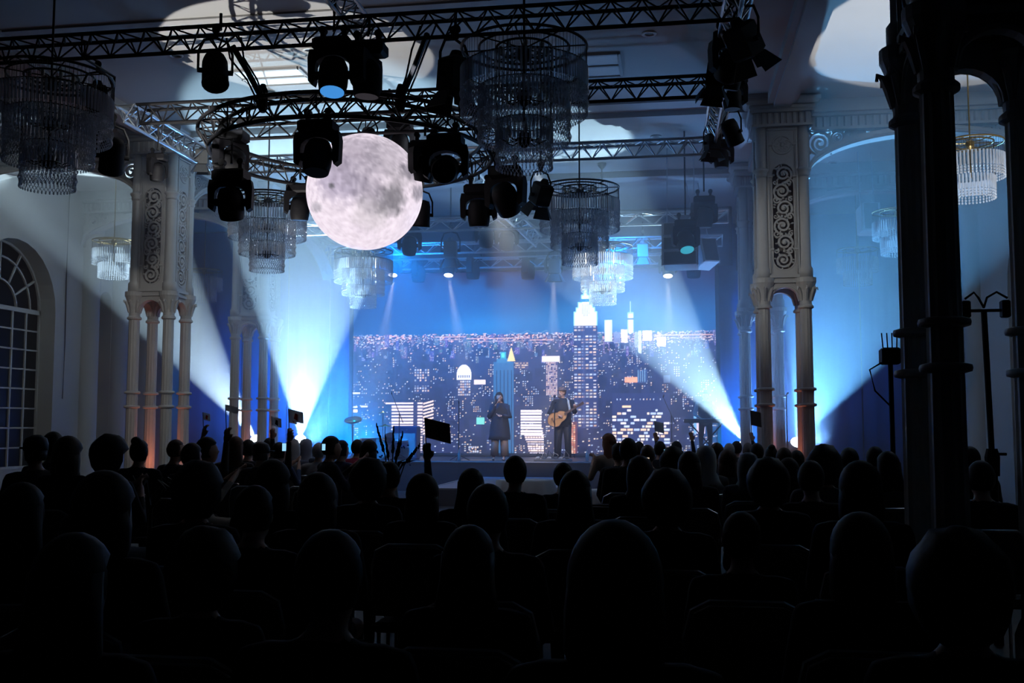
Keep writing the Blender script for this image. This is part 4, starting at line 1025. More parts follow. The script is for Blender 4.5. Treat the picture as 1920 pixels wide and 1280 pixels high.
def figure(J, voxel, fingers=False, k=1.0, headyaw=0, curl=(0, 0, -1)):
    b = MB(); v = {n: Vector(p) for n, p in J.items()}
    b.ell(v['pel'], (.17*k, .125, .12), 12, 8); b.ell(v['pel'].lerp(v['che'], .45), (.148*k, .108, .17), 12, 8); b.ell(v['che'], (.172*k, .118, .18), 12, 8)
    cap(b, v['shL'].lerp(v['shR'], .12), v['shL'].lerp(v['shR'], .88), .062, .062); b.ell(v['che'].lerp(v['nec'], .75), (.11, .075, .09), 10, 6)
    cap(b, v['nec'], v['hed']+Vector((0, 0, -.06)), .056, .05); head(b, v['hed'], headyaw)
    for s, sg in (('L', -1), ('R', 1)):
        cap(b, v['sh'+s], v['el'+s], .054, .043); cap(b, v['el'+s], v['wr'+s], .042, .028)
        hand(b, v['wr'+s], v['wr'+s]-v['el'+s], J.get('curl'+s, curl), sg, fingers)
        cap(b, v['hi'+s], v['kn'+s], .086*k, .06); cap(b, v['kn'+s], v['an'+s], .058, .04)
        f = Vector(J.get('foot', (0, 1, 0))); b.ell(v['an'+s]+f*.06+Vector((0, 0, -.045)), (.043, .045, .04), 8, 6); b.ell(v['an'+s]+f*.12+Vector((0, 0, -.055)), (.042 if abs(f.y) > .5 else .1, .09 if abs(f.y) > .5 else .042, .032), 8, 6)
    return remeshed(b, voxel), v
def paint(me, v, mats, rule):
    for m in mats: me.materials.append(MAT[m])
    ct = np.zeros(len(me.polygons)*3); me.polygons.foreach_get('center', ct); ct = ct.reshape(-1, 3)
    me.polygons.foreach_set('material_index', [rule(c) for c in ct]); me.update(); return me
def sit(arms):
    J = dict(pel=(0, 0, .57), che=(0, -.02, .93), nec=(0, -.005, 1.09), hed=(0, .025, 1.245), shL=(-.19, -.015, 1.045), shR=(.19, -.015, 1.045),
             hiL=(-.09, .02, .54), hiR=(.09, .02, .54), knL=(-.11, .44, .51), knR=(.12, .43, .51), anL=(-.11, .44, .09), anR=(.12, .45, .09))
    A = {'lap': ((-.24, .03, .78), (-.11, .26, .65), (.24, .03, .78), (.11, .26, .65)), 'clap': ((-.25, .08, .80), (-.05, .30, 1.02), (.25, .08, .80), (.05, .30, 1.02)),
         'raise': ((-.24, .03, .78), (-.11, .26, .65), (.30, .10, 1.12), (.27, .16, 1.38)), 'phone': ((-.24, .10, .84), (-.06, .33, 1.08), (.24, .10, .84), (.07, .33, 1.10))}[arms]
    J['elL'], J['wrL'], J['elR'], J['wrR'] = A
    if arms in ('raise', 'phone', 'clap'): J['curlR'] = (0, 1, .2); J['curlL'] = (0, 1, .2)
    me, v = figure(J, .013 if arms == 'raise' else .02, arms == 'raise')
    def rule(c):
        if c[2] > 1.11 and abs(c[0]) < .12: return 1
        for s in 'LR':
            w_ = v['wr'+s]; e_ = v['el'+s]; d = (w_-e_).normalized()
            if (Vector(c)-w_).dot(d) > .0 and (Vector(c)-w_).length < .22: return 1
        return 2 if c[2] < .10 else 0
    return paint(me, v, ('clothes', 'skin', 'shoe'), rule)
SIT = {a: sit(a) for a in ('lap', 'clap', 'raise', 'phone')}
HC = Vector((0, .025, 1.245))
def hair_mesh(kind, c=HC, yaw=0):
    b = MB(); 
    if kind in ('short', 'bald', 'long', 'bun', 'curly', 'bob'):
        g = {'short': .012, 'bald': .004, 'long': .018, 'bun': .012, 'curly': .05, 'bob': .028}[kind]
        b.ell((0, -.008, .022), (.078+g, .096+g, .105+g), 18, 12)
        out = []
        for p in b.v:
            x, y, z = p
            lim = .055 if kind != 'curly' else .05
            if y > .02 and z < lim: f = .80 if kind != 'curly' else .62; x, y, z = x*f, y*f*.9, z*f
            if kind in ('short', 'bald') and z < -.07: x, y, z = x*.8, y*.8, -.07
            if kind == 'bald' and z > .04: x, y, z = x*.955, y*.955, z*.93
            if kind == 'curly': n_ = mnoise.noise(Vector(p)*38)*.02; x, y, z = x*(1+n_*4), y*(1+n_*4), z*(1+n_*4)
            out.append((x, y, z))
        b.v = out
        if kind == 'long': b.loft([(0, -.03, .05, .095, .085), (0, -.045, -.05, .10, .07), (0, -.06, -.14, .115, .06), (0, -.075, -.24, .125, .05), (0, -.085, -.32, .10, .035)], 14)
        if kind == 'bob': b.loft([(0, -.02, .04, .10, .095), (0, -.025, -.04, .11, .095), (0, -.03, -.12, .112, .085), (0, -.03, -.155, .10, .07)], 14)
        if kind == 'bun': b.ell((0, -.085, .12), (.05, .05, .045), 12, 8)
    elif kind == 'veil':
        b.loft([(0, -.01, .155, .03, .04), (0, -.01, .13, .075, .09), (0, -.012, .06, .102, .118), (0, -.015, -.03, .108, .115), (0, -.02, -.11, .10, .10), (0, -.02, -.19, .15, .115), (0, -.025, -.27, .20, .13)], 16)
        b.v = [(x, y-(.055 if (y > .03 and -.1 < z < .06) else 0), z) for x, y, z in b.v]
    elif kind == 'cap':
        b.loft([(0, -.005, .02, .092, .108), (0, -.005, .07, .093, .108), (0, -.01, .115, .078, .09), (0, -.012, .142, .03, .035)], 16)
        b.prism([(-.085, .07), (.085, .07), (.075, .15), (.04, .18), (-.04, .18), (-.075, .15)], .03, .045, 'z')
        b.loft([(0, -.02, -.06, .078, .085), (0, -.01, .03, .088, .10)], 12)
    elif kind == 'hat':
        b.lathe([(.17, .05), (.175, .058), (.10, .07), (.098, .12), (.088, .155), (.05, .165)], 20, sy=1.12)
        b.loft([(0, -.02, -.07, .076, .085), (0, -.01, .05, .086, .10)], 12)
    M = Matrix.Rotation(yaw, 3, 'Z'); b.v = [tuple(M @ Vector(p)+c) for p in b.v]
    return b.mesh('hair', 'hair', True)
HAIR = {k: hair_mesh(k) for k in ('short', 'bald', 'long', 'bun', 'curly', 'bob', 'veil', 'cap', 'hat')}
seat_m = MB().bev((0, 0, .45), (.46, .44, .06), .02).mesh('seat', 'chair_fabric')
bk = MB(); bk.prism([(-.21, .52), (.21, .52), (.225, .78), (.20, .87), (.14, .90), (-.14, .90), (-.20, .87), (-.225, .78)], -.235, -.20, 'y'); back_m = bk.mesh('backrest', 'chair_fabric')
bf = MB().sweep([(-.225, -.22, .43), (-.235, -.22, .78), (-.21, -.22, .88), (-.14, -.22, .915), (.14, -.22, .915), (.21, -.22, .88), (.235, -.22, .78), (.225, -.22, .43)], .011, 6).mesh('back_frame', 'chair_metal')
leg_m = MB().tube((0, 0, .44), (0, 0, 0), .012, .011, n=6).mesh('leg', 'chair_metal')
def chair(x, y, rz, label, group='audience chairs'):
    r = thing('chair', label, 'chair', (x, y, 0), rz, group)
    obj('seat', seat_m, r); obj('backrest', back_m, r); obj('back_frame', bf, r)
    for sx in (-1, 1):
        for sy in (-1, 1): obj('leg', leg_m, r, (sx*.2, sy*.19, 0))
    return r
D1, D2, D3 = (.012, .012, .014), (.02, .018, .018), (.008, .009, .012)
HB, HBR, HG = (.006, .005, .005), (.025, .014, .009), (.16, .15, .15)
PEOPLE = [  # px, py (top of head), depth, arms, hair, clothes, hair colour, rz, label
 (68, 812, 9.0, 'lap', 'cap', D3, D3, .9, 'spectator in a dark peaked cap turned sideways below the arched window'),
 (100, 808, 9.6, 'lap', 'short', D2, HB, .2, 'dark spectator seated right behind the one in the peaked cap'),
 (128, 816, 8.6, 'lap', 'bob', D1, HBR, -.1, 'spectator with a rounded bob beside the white wall pilaster'),
 (206, 813, 8.0, 'clap', 'curly', D3, HB, -.2, 'spectator with a big dark hairdo in front of the narrow aisle window'),
 (262, 816, 10.5, 'lap', 'bun', D3, HB, .1, 'spectator with a high bun in front of the coral-lit pillar shaft'),
 (196, 880, 4.1, 'lap', 'bob', D2, HBR, 0, 'big dark back of a spectator with a faintly lit shoulder under the pillar'),
 (42, 905, 4.3, 'lap', 'long', D1, HB, .2, 'dark spectator with long hair at the very edge of the picture'),
 (330, 820, 10.5, 'raise', 'bald', D3, HBR, -.5, 'bald spectator tinted red beside the foot of the white pillar'),
 (360, 829, 10.0, 'raise', 'short', D2, HBR, -.2, 'brown-haired spectator next to the bald one'),
 (388, 818, 10.2, 'clap', 'short', (.085, .07, .058), HB, -.9, 'man in a beige jacket clapping in profile'),
 (442, 818, 12.5, 'lap', 'long', D2, (.04, .022, .014), 0, 'spectator with long brown hair before the lilac pillar'),
 (466, 823, 13.0, 'raise', 'short', D3, HB, .1, 'short-haired spectator behind the long-haired one at the lilac pillar'),
 (490, 826, 11.8, 'raise', 'cap', D1, D2, -.2, 'spectator in a cap at the foot of the lilac pillar'),
 (505, 820, 15.0, 'raise', 'short', D3, HB, .2, 'spectator below the small patterned flags'),
 (524, 828, 12.2, 'phone', 'short', (.02, .03, .06), HB, -.3, 'spectator with a blue collar filming with a lit phone'),
 (549, 824, 14.0, 'lap', 'veil', (.03, .035, .05), (.30, .30, .33), .3, 'spectator in a pale grey head scarf beside the wide floor beam'),
 (574, 824, 14.8, 'lap', 'veil', (.015, .02, .03), (.08, .09, .12), -.2, 'spectator in a slate head scarf right at the wide floor beam'),
 (598, 829, 13.8, 'lap', 'short', (.11, .11, .12), (.22, .21, .21), 0, 'grey-haired spectator in a striped top'),
 (621, 816, 11.6, 'phone', 'short', (.012, .013, .018), HB, -.9, 'man in a dark suit with white collar looking up at the stage in profile'),
 (641, 824, 13.6, 'clap', 'short', (.015, .02, .04), HB, -.4, 'blue-lit spectator clapping beside the man in the suit'),
 (670, 823, 15.0, 'lap', 'short', (.10, .015, .03), HB, 0, 'spectator in a crimson jacket in front of the drums'),
 (692, 823, 12.6, 'lap', 'bob', (.32, .32, .34), HB, -.2, 'spectator in a white top with a dark bob in front of the drums'),
 (372, 862, 4.9, 'lap', 'curly', D1, HB, 0, 'large dark curly head in front of the man in the beige jacket'),
 (512, 860, 5.4, 'lap', 'bob', D3, HB, 0, 'large dark rounded head in front of the lit phone'),
 (596, 884, 4.3, 'lap', 'bob', D2, HBR, .1, 'large dark brown head in front of the grey chairs'),
 (478, 908, 3.5, 'lap', 'short', D3, HBR, 0, 'large dark head with a thin lit outline beneath the white table'),
 (692, 857, 5.6, 'lap', 'curly', D3, HB, 0, 'large dark head with curly hair beside the tall flowers'),
 (730, 864, 6.4, 'raise', 'short', D1, HB, 0, 'spectator raising the brown flag beneath the tall flowers'),
 (793, 886, 4.4, 'lap', 'bob', D2, (.03, .022, .016), 0, 'large rounded head below the brown flag with faintly lit hair'),
 (884, 878, 5.8, 'lap', 'long', D1, HB, 0, 'dark head in front of the runway below the singer'),
 (966, 853, 6.2, 'lap', 'short', D3, HB, 0, 'tall dark head blocking the stage edge between singer and guitarist'),
 (1056, 866, 6.8, 'lap', 'short', D1, HB, 0, 'dark head in front of the pedals below the guitarist'),
 (1078, 882, 4.9, 'lap', 'long', D3, HB, .1, 'large dark head beside the empty grey chair'),
 (915, 905, 3.7, 'lap', 'short', (.03, .004, .006), HB, 0, 'dark back with a hint of red cloth in the middle rows'),
 (1141, 812, 14.5, 'clap', 'long', (.10, .075, .06), (.07, .03, .02), .7, 'woman with long auburn hair clapping at the edge of the stage'),
 (1160, 829, 11.5, 'lap', 'short', D3, HB, .4, 'spectator leaning beside the tall man before the lit office tower'),
 (1178, 820, 10.8, 'lap', 'short', D1, HB, -.1, 'tall dark-haired man before the lit office tower'),
 (1198, 827, 15.5, 'raise', 'short', D2, HB, 0, 'far dark head before the lowest lit windows of the office tower'),
 (1214, 830, 11.2, 'lap', 'bald', D2, (.05, .03, .022), .2, 'spectator with a smooth reddish-brown head'),
 (1237, 826, 15.0, 'lap', 'short', D3, HB, 0, 'far dark head next to the small white paper flag'),
 (1200, 858, 7.6, 'lap', 'veil', (.02, .018, .018), (.035, .03, .03), 0, 'spectator in a dark hood next to the warm phone glow'),
 (1250, 876, 4.7, 'lap', 'curly', D3, HB, 0, 'large dark head below the warm phone glow'),
 (1262, 836, 9.0, 'phone', 'curly', D1, HB, 0, 'spectator with dark curly hair filming with a small bright phone'),
 (1268, 826, 16.0, 'raise', 'short', D3, HB, .1, 'far spectator holding up a hand near the white paper flag'),
 (1292, 846, 7.6, 'lap', 'long', D2, HBR, 0, 'spectator with long straight hair beside the paper hat'),
 (1322, 838, 9.4, 'lap', 'veil', (.05, .045, .045), (.30, .30, .31), .5, 'spectator in a folded pale paper hat'),
 (1344, 829, 13.0, 'lap', 'short', D2, HBR, 0, 'brown-haired head in front of the keyboard player'),
 (1364, 841, 9.8, 'lap', 'bob', D1, (.035, .022, .016), 0, 'rounded brown head two rows in front of the keyboard player'),
 (1367, 830, 15.5, 'lap', 'short', D2, HG, 0, 'far greyish head at the foot of the skyline beam'),
 (1381, 826, 15.8, 'raise', 'short', D3, HB, 0, 'far dark head right at the foot of the skyline beam'),
 (1402, 827, 14.5, 'lap', 'bald', D3, (.07, .06, .06), 0, 'balding head just past the skyline beam'),
 (1419, 830, 14.0, 'lap', 'short', D2, HB, 0, 'dark head below the half hidden pillar'),
 (1403, 851, 8.4, 'lap', 'veil', (.05, .055, .065), (.085, .095, .11), 0, 'spectator in a slate grey hood in the middle of the dark crowd'),
 (1440, 856, 6.6, 'lap', 'curly', D3, HB, 0, 'large dark curly head right of the grey hood'),
 (1446, 831, 14.0, 'lap', 'bun', D3, HB, 0, 'far head with a bun below the large pillar'),
 (1470, 838, 11.0, 'lap', 'short', D1, HBR, 0, 'brown head below the large pillar'),
 (1478, 858, 8.0, 'lap', 'long', D2, HBR, 0, 'long-haired dark spectator in front of the large pillar foot'),
 (1494, 843, 12.0, 'lap', 'short', D3, HB, 0, 'dark head next to the coral-lit shaft of the large pillar'),
 (1520, 862, 6.6, 'lap', 'short', D3, HB, 0, 'dark spectator right of the large pillar foot'),
 (1545, 832, 7.8, 'lap', 'curly', (.10, .10, .11), HB, -.2, 'spectator in a pale top with a faintly lit shoulder past the large pillar'),
 (1592, 838, 10.0, 'lap', 'short', D1, HB, 0, 'dim head against the navy aisle past the large pillar'),
 (1612, 862, 5.2, 'lap', 'bob', D3, HB, 0, 'large dark head in front of the navy aisle'),
 (1640, 836, 10.2, 'lap', 'short', D2, HB, 0, 'dim head beside the equipment stand'),
 (1664, 846, 8.6, 'lap', 'long', (.05, .045, .045), HB, .2, 'dim spectator next to the black pillar'),
 (1818, 836, 9.5, 'lap', 'short', D2, HB, 0, 'head seen between the two shafts of the black pillar'),
 (1838, 862, 6.9, 'lap', 'short', D3, HB, 0, 'dark head at the foot of the T-shaped lamp stand'),
 (1152, 972, 2.25, 'lap', 'bob', D3, HBR, 0, 'very large dark head at the bottom, nearest in the middle'),
 (1612, 958, 2.6, 'lap', 'bob', D3, HBR, 0, 'very large dark head at the bottom in front of the black pillar'),
 (1795, 985, 2.5, 'lap', 'curly', D3, HB, 0, 'very large dark head at the bottom corner beyond the black pillar'),
 (140, 1000, 2.5, 'lap', 'long', D3, HB, 0, 'very large dark head at the bottom corner below the arched window'),
 (620, 990, 2.6, 'lap', 'short', D3, HB, 0, 'very large dark head at the bottom below the grey chairs'),
 (880, 985, 2.7, 'lap', 'long', D3, HB, 0, 'very large dark head at the bottom below the brown flag'),
 (385, 985, 2.9, 'lap', 'curly', D3, HB, 0, 'very large dark curly head at the bottom below the white pillar'),
 (1390, 985, 2.7, 'lap', 'short', D3, HB, 0, 'very large dark head at the bottom below the grey hood'),
]
def trim_words(t):
    w_ = t.split(); cut = len(w_) > 13; w_ = w_[:13]
    while cut and w_[-1] in ('the', 'of', 'a', 'in', 'at', 'to', 'beside', 'below', 'before', 'next', 'with', 'and', 'right', 'just', 'front', 'behind', 'under', 'beneath', 'its', 'past', 'below', 'arched', 'wide', 'white', 'small', 'large', 'two'): w_.pop()
    return ' '.join(w_)
PLOC = {}
PD = [e[2] for e in PEOPLE]
for it in range(80):                                  # seat spacing: shift people along their line of sight until nobody shares a place
    for i in range(len(PEOPLE)):
        for j in range(i+1, len(PEOPLE)):
            a, b = P(PEOPLE[i][0], 830, PD[i]), P(PEOPLE[j][0], 830, PD[j]); dx, dy = abs(a.x-b.x), abs(a.y-b.y)
            if dx < .52 and dy < .80:
                k = i if PD[i] > PD[j] else j; q_ = j if k == i else i
                PD[k] = min(16.5, PD[k]+.06)
                if PD[q_] > 2.9: PD[q_] -= .04
for (px, py, d, arms, hr, cc, hc, rz, lb), d in zip(PEOPLE, PD):
    k_ = 1+2.2*max(0, min(1, (d-7)/5)); cc = [min(.5, c_*k_) for c_ in cc]; hc = [min(.5, c_*k_) for c_ in hc]  # rows near the stage brightened: its light put into clothes and hair colours
    q = P(px, py, d); z = max(.9, min(1.13, q.z/{'curly': 1.42, 'cap': 1.40, 'hat': 1.42, 'bun': 1.42, 'bob': 1.40}.get(hr, 1.385)))
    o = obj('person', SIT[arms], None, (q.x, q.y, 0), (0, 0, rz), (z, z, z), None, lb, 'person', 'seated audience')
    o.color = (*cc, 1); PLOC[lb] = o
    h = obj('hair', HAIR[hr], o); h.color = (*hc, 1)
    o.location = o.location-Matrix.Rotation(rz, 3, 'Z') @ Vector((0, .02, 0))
    chair(o.location.x, o.location.y, rz, 'chair under the '+trim_words(lb), 'occupied audience chairs')
for px, py, d, rz, lb in ((583, 868, 11.5, .1, 'empty pale grey chair in front of the striped top'), (606, 868, 11.0, -.15, 'empty brownish chair beside the pale one, next to the man in the suit'), (1125, 885, 9.0, 0, 'empty grey chair with a bright rim below the stage bottle')):
    q = P(px, py, d); c = chair(q.x, q.y, rz, lb, 'empty audience chairs')

# ---- standing performers (built facing the audience, -Y; +x is the viewer's right)
def turned(J): return J
def coat(b_rings, name, mt, parent, n=18): 
    return MB().loft(b_rings, n).build(name, mt, parent, smooth=True)
# singer
sg = P(937, 862, 25.1); sg.z = STZ
J = dict(pel=(0, 0, .90), che=(0, 0, 1.22), nec=(0, 0, 1.38), hed=(-.015, -.02, 1.525), shL=(-.17, 0, 1.33), shR=(.17, 0, 1.33), elL=(-.24, -.06, 1.07), wrL=(-.09, -.20, 1.33), elR=(.24, -.04, 1.06), wrR=(.05, -.20, 1.08),
         hiL=(-.08, 0, .86), hiR=(.08, 0, .86), knL=(-.11, -.02, .47), knR=(.10, -.02, .47), anL=(-.15, -.02, .09), anR=(.10, -.04, .09), foot=(0, -1, 0), curlL=(.6, -.3, .4), curlR=(0, -.6, .6))
me, v = figure(J, .011, True, .9, pi)
def rule(c):
    if c[2] > 1.39 and abs(c[0]) < .11: return 1
    for s in 'LR':
        w_ = v['wr'+s]; d = (w_-v['el'+s]).normalized()
        if (Vector(c)-w_).dot(d) > 0 and (Vector(c)-w_).length < .22: return 1
    return 1 if c[2] < .10 else (2 if c[2] < .7 else 0)
paint(me, v, ('coat_navy', 'skin', 'trouser_taupe'), rule)
p = obj('person', me, None, sg, (0, 0, .1), None, None, 'singer in a long dark coat and taupe trousers holding a microphone to her mouth', 'person')
coat([(-.01, .01, .50, .27, .17), (0, .01, .60, .26, .165), (0, .01, .85, .235, .155), (0, 0, 1.05, .20, .145), (0, 0, 1.22, .195, .14), (0, 0, 1.34, .15, .10), (0, .0, 1.40, .075, .07)], 'coat', 'coat_navy', p)
for s in (-1, 1):
    MB().sweep([v['shL' if s < 0 else 'shR'], v['elL' if s < 0 else 'elR'], v['elL' if s < 0 else 'elR'].lerp(v['wrL' if s < 0 else 'wrR'], .7)], [.075, .07, .055], 12).build('sleeve', 'coat_navy', p, smooth=True)
    MB().loft([(s*.125, -.02, .12, .10, .10), (s*.12, -.02, .35, .095, .095), (s*.10, -.01, .62, .10, .10)], 12).build('trouser_leg', 'trouser_taupe', p, smooth=True)
hm = hair_mesh('long', Vector(J['hed']), pi); h = obj('hair', hm, p); h.color = (.03, .014, .008, 1)
MB().sweep([(-.10, -.03, 1.56), (-.115, -.05, 1.46), (-.12, -.08, 1.34), (-.09, -.11, 1.22)], [.03, .035, .035, .015], 8).build('side_lock', 'wood_dark', p, smooth=True)
for s in (-1, 1): MB().ell((s*.031-.015, -.105, 1.525), (.010, .006, .006), 8, 6).build('eye', 'socket', p)
mc = thing('microphone', 'hand microphone held at the singer\'s mouth', 'microphone', sg)
w_ = v['wrL']; MB().tube(w_+Vector((-.02, -.03, .0)), w_+Vector((.05, .02, .14)), .013, .017, 8).build('handle', 'fixture', mc); MB().ell(w_+Vector((.055, .025, .165)), (.026, .026, .028), 10, 8).build('grille', 'chair_metal', mc)
# guitarist
gt = P(1056, 862, 25.0); gt.z = STZ
J = dict(pel=(0, 0, .95), che=(0, 0, 1.31), nec=(0, 0, 1.49), hed=(-.02, -.01, 1.645), shL=(-.20, 0, 1.43), shR=(.20, 0, 1.43), elL=(-.33, -.02, 1.15), wrL=(-.10, -.22, 1.10), elR=(.30, -.08, 1.17), wrR=(.31, -.25, 1.27),
         hiL=(-.09, 0, .91), hiR=(.09, 0, .91), knL=(-.12, -.02, .5), knR=(.11, -.02, .5), anL=(-.14, 0, .09), anR=(.12, -.02, .09), foot=(0, -1, 0), curlL=(.2, .2, -1), curlR=(0, .8, .5))
me, v = figure(J, .011, True, 1.0, pi-.7)
def rule(c):
    if c[2] > 1.50 and abs(c[0]) < .12: return 1
    for s in 'LR':
        w_ = v['wr'+s]; d = (w_-v['el'+s]).normalized()
        if (Vector(c)-w_).dot(d) > 0 and (Vector(c)-w_).length < .22: return 1
    return 2 if c[2] < .08 else 0
paint(me, v, ('suit_black', 'skin', 'shoe_white'), rule)
p = obj('person', me, None, gt, (0, 0, 0), None, None, 'man in a black suit and brown hat playing an acoustic guitar on stage', 'person')
coat([(0, .005, .82, .215, .145), (0, .005, 1.0, .205, .14), (0, 0, 1.2, .21, .145), (0, 0, 1.36, .215, .135), (0, 0, 1.46, .13, .09), (0, 0, 1.51, .075, .07)], 'jacket', 'suit_black', p)
for s in 'LR': MB().sweep([v['sh'+s], v['el'+s], v['el'+s].lerp(v['wr'+s], .75)], [.075, .062, .048], 12).build('sleeve', 'suit_black', p, smooth=True)
for s in (-1, 1): MB().loft([(s*.13, -.01, .07, .075, .085), (s*.115, -.01, .5, .085, .085), (s*.095, 0, .86, .115, .12)], 12).build('trouser_leg', 'suit_black', p, smooth=True)
h = obj('hair', hair_mesh('short', Vector(J['hed']), pi-.7), p); h.color = (.10, .06, .045, 1)
MB().lathe([(.125, .055), (.128, .062), (.10, .07), (.094, .12), (.08, .14), (.03, .145)], 20, tuple(J['hed'])).build('hat', 'hat_felt', p, smooth=True)
MB().ell(Vector(J['hed'])+Vector((-.055, -.06, -.085)), (.05, .045, .05), 10, 8).build('beard', 'hat_felt', p)
for s in (-1, 1): MB().ell(Vector(J['hed'])+Matrix.Rotation(pi-.7, 3, 'Z') @ Vector((s*.031, .09, .0)), (.010, .008, .006), 8, 6).build('eye', 'socket', p)
ga = Vector((-.11, -.20, 1.02)); gd = Vector((.86, 0, .51)).normalized(); gn = Vector((-gd.z, 0, gd.x))
gu = thing('acoustic_guitar', 'amber wooden acoustic guitar slung on the man in the black suit', 'guitar', gt+ga); M = Matrix((gd, Vector((0, 1, 0)), gn)).transposed()
gu.rotation_euler = M.to_euler()
out = []
for i in range(40):
    t = 2*pi*i/40; x = cos(t); w2_ = (.19*(1-.28*math.exp(-((x-.15)/.28)**2)) if x < .2 else .15*(1-.22*math.exp(-((x-.15)/.28)**2)))
    out.append((.25*x, w2_*sin(t)))
MB().prism(out, -.05, .05, 'y').build('body', 'wood_spruce', gu); MB().sweep([(u, -.05, v_) for u, v_ in out], .006, 5, closed=True).build('binding', 'wood_dark', gu)
MB().m
hl = MB(); hl.m = Matrix.Rotation(pi/2, 4, 'X'); hl.lathe([(.048, .0505), (.048, .053)], 20); o = hl.build('sound_hole', 'socket', gu, loc=(.08, 0, 0))
MB().box((-.12, -.055, 0), (.03, .012, .15)).build('bridge', 'wood_dark', gu)
MB().prism([(.20, -.028), (.58, -.022), (.58, .022), (.20, .028)], -.07, -.045, 'y').build('neck', 'wood_dark', gu)
MB().prism([(.58, -.026), (.74, -.036), (.74, .036), (.58, .026)], -.07, -.05, 'y').build('headstock', 'wood_dark', gu)
for i in range(6): MB().tube((.60+.05*(i//2), -.06, -.04 if i % 2 else .04), (.60+.05*(i//2), -.06, -.055 if i % 2 else .055), .007, n=6).build('tuning_peg', 'chair_metal', gu)
MB().tube((-.12, -.062, 0), (.6, -.072, 0), .004, n=4).build('strings', 'chair_metal', gu)
sw = thing('guitar_strap', 'pale guitar strap over the shoulder of the man in the black suit', 'strap', gt)
MB().sweep([(.20, -.215, 1.15), (.17, -.17, 1.30), (.14, -.11, 1.45), (.10, 0, 1.50), (0, .12, 1.42), (-.15, .14, 1.2), (-.25, .02, 1.02), (-.29, -.16, .93)], 1, flat=(.05, .006, (0, 1, 0))).build('band', 'strap', sw)
# keyboard player
kb = P(1324, 862, 26.2); kb.z = STZ
J = dict(pel=(0, 0, .95), che=(0, -.03, 1.29), nec=(0, -.06, 1.46), hed=(0, -.11, 1.59), shL=(-.20, -.03, 1.41), shR=(.20, -.03, 1.41), elL=(-.28, -.06, 1.13), wrL=(-.18, -.30, 1.06), elR=(.28, -.06, 1.13), wrR=(.18, -.30, 1.06),
         hiL=(-.09, 0, .91), hiR=(.09, 0, .91), knL=(-.12, -.02, .5), knR=(.11, -.02, .5), anL=(-.12, 0, .09), anR=(.12, 0, .09), foot=(0, -1, 0))
me, v = figure(J, .013, True, 1.0, pi)
def rule(c):
    if c[2] > 1.46 and abs(c[0]) < .12: return 1
    for s in 'LR':
        w_ = v['wr'+s]; d = (w_-v['el'+s]).normalized()
        if (Vector(c)-w_).dot(d) > 0 and (Vector(c)-w_).length < .22: return 1
    return 0 if (abs(c[0]) > .17 and c[2] > 1.0) else 2
paint(me, v, ('flag_white', 'skin', 'suit_black'), rule)
p = obj('person', me, None, kb, (0, 0, 0), None, None, 'keyboard player in a dark waistcoat and white shirt looking down beside the skyline beam', 'person')
coat([(0, 0, .92, .19, .135), (0, 0, 1.1, .185, .135), (0, -.02, 1.28, .185, .14), (0, -.03, 1.40, .15, .11)], 'waistcoat', 'suit_black', p)
h = obj('hair', hair_mesh('short', Vector(J['hed']), pi), p); h.color = (*HB, 1)
for s in (-1, 1): MB().ell(Vector(J['hed'])+Vector((s*.031, -.088, .0)), (.010, .007, .006), 8, 6).build('eye', 'socket', p)
ky = thing('keyboard', 'stage keyboard in front of the player in the waistcoat', 'keyboard', (kb.x, kb.y-.42, STZ))
MB().bev((0, 0, .96), (1.1, .32, .10), .02).build('body', 'fixture', ky)
km = MB().box((0, 0, 0), (.026, .14, .014)).mesh('key', 'flag_white')
for i in range(36): obj('key', km, ky, (-.5+i*.0285, .07, 1.016))
for s in (-1, 1): MB().tube((-s*.4, 0, .9), (s*.4, 0, 0), .02, n=6).build('stand_leg', 'fixture', ky)

# ================================================================== STAGE PROPS
def mic_stand(px, d, label, h=1.5, boom=None, base=STZ, mt='fixture', clip=True):
    q = P(px, 860, d); r = thing('microphone_stand', label, 'microphone stand', (q.x, q.y, base), group='microphone stands')
    MB().tube((0, 0, 0), (0, 0, h), .012, n=6).build('pole', mt, r)
    for k in range(3): t = 2*pi*k/3+.5; MB().tube((0, 0, .14), (.28*cos(t), .28*sin(t), .012), .010, n=5).build('leg', mt, r)
    e = Vector((0, 0, h))
    if boom: e = Vector(boom); MB().tube((-e.x*.5, -e.y*.5, h-(e.z-h)*.5), e, .009, n=5).build('boom', mt, r)
    if clip: MB().tube(e, e+Vector((.02, -.12, .05)), .016, .02, n=8).build('mic', mt, r)
    return r
mic_stand(748, 25.3, 'boom microphone stand in front of the lit striped office tower', 1.15, (-.18, -.05, 1.62))
mic_stand(860, 24.8, 'straight thin microphone stand behind the brown flag', 1.38)
mic_stand(1260, 25.6, 'boom microphone stand beside the keyboard player', 1.1, (-.2, -.05, 1.55))
mic_stand(1040, 24.75, 'microphone stand reaching up to the guitarist', 1.30, (-.02, .18, 1.52))
mic_stand(1477, 21.5, 'dark microphone stand in front of the side aisle beam at the large pillar', 2.2, None, 0)
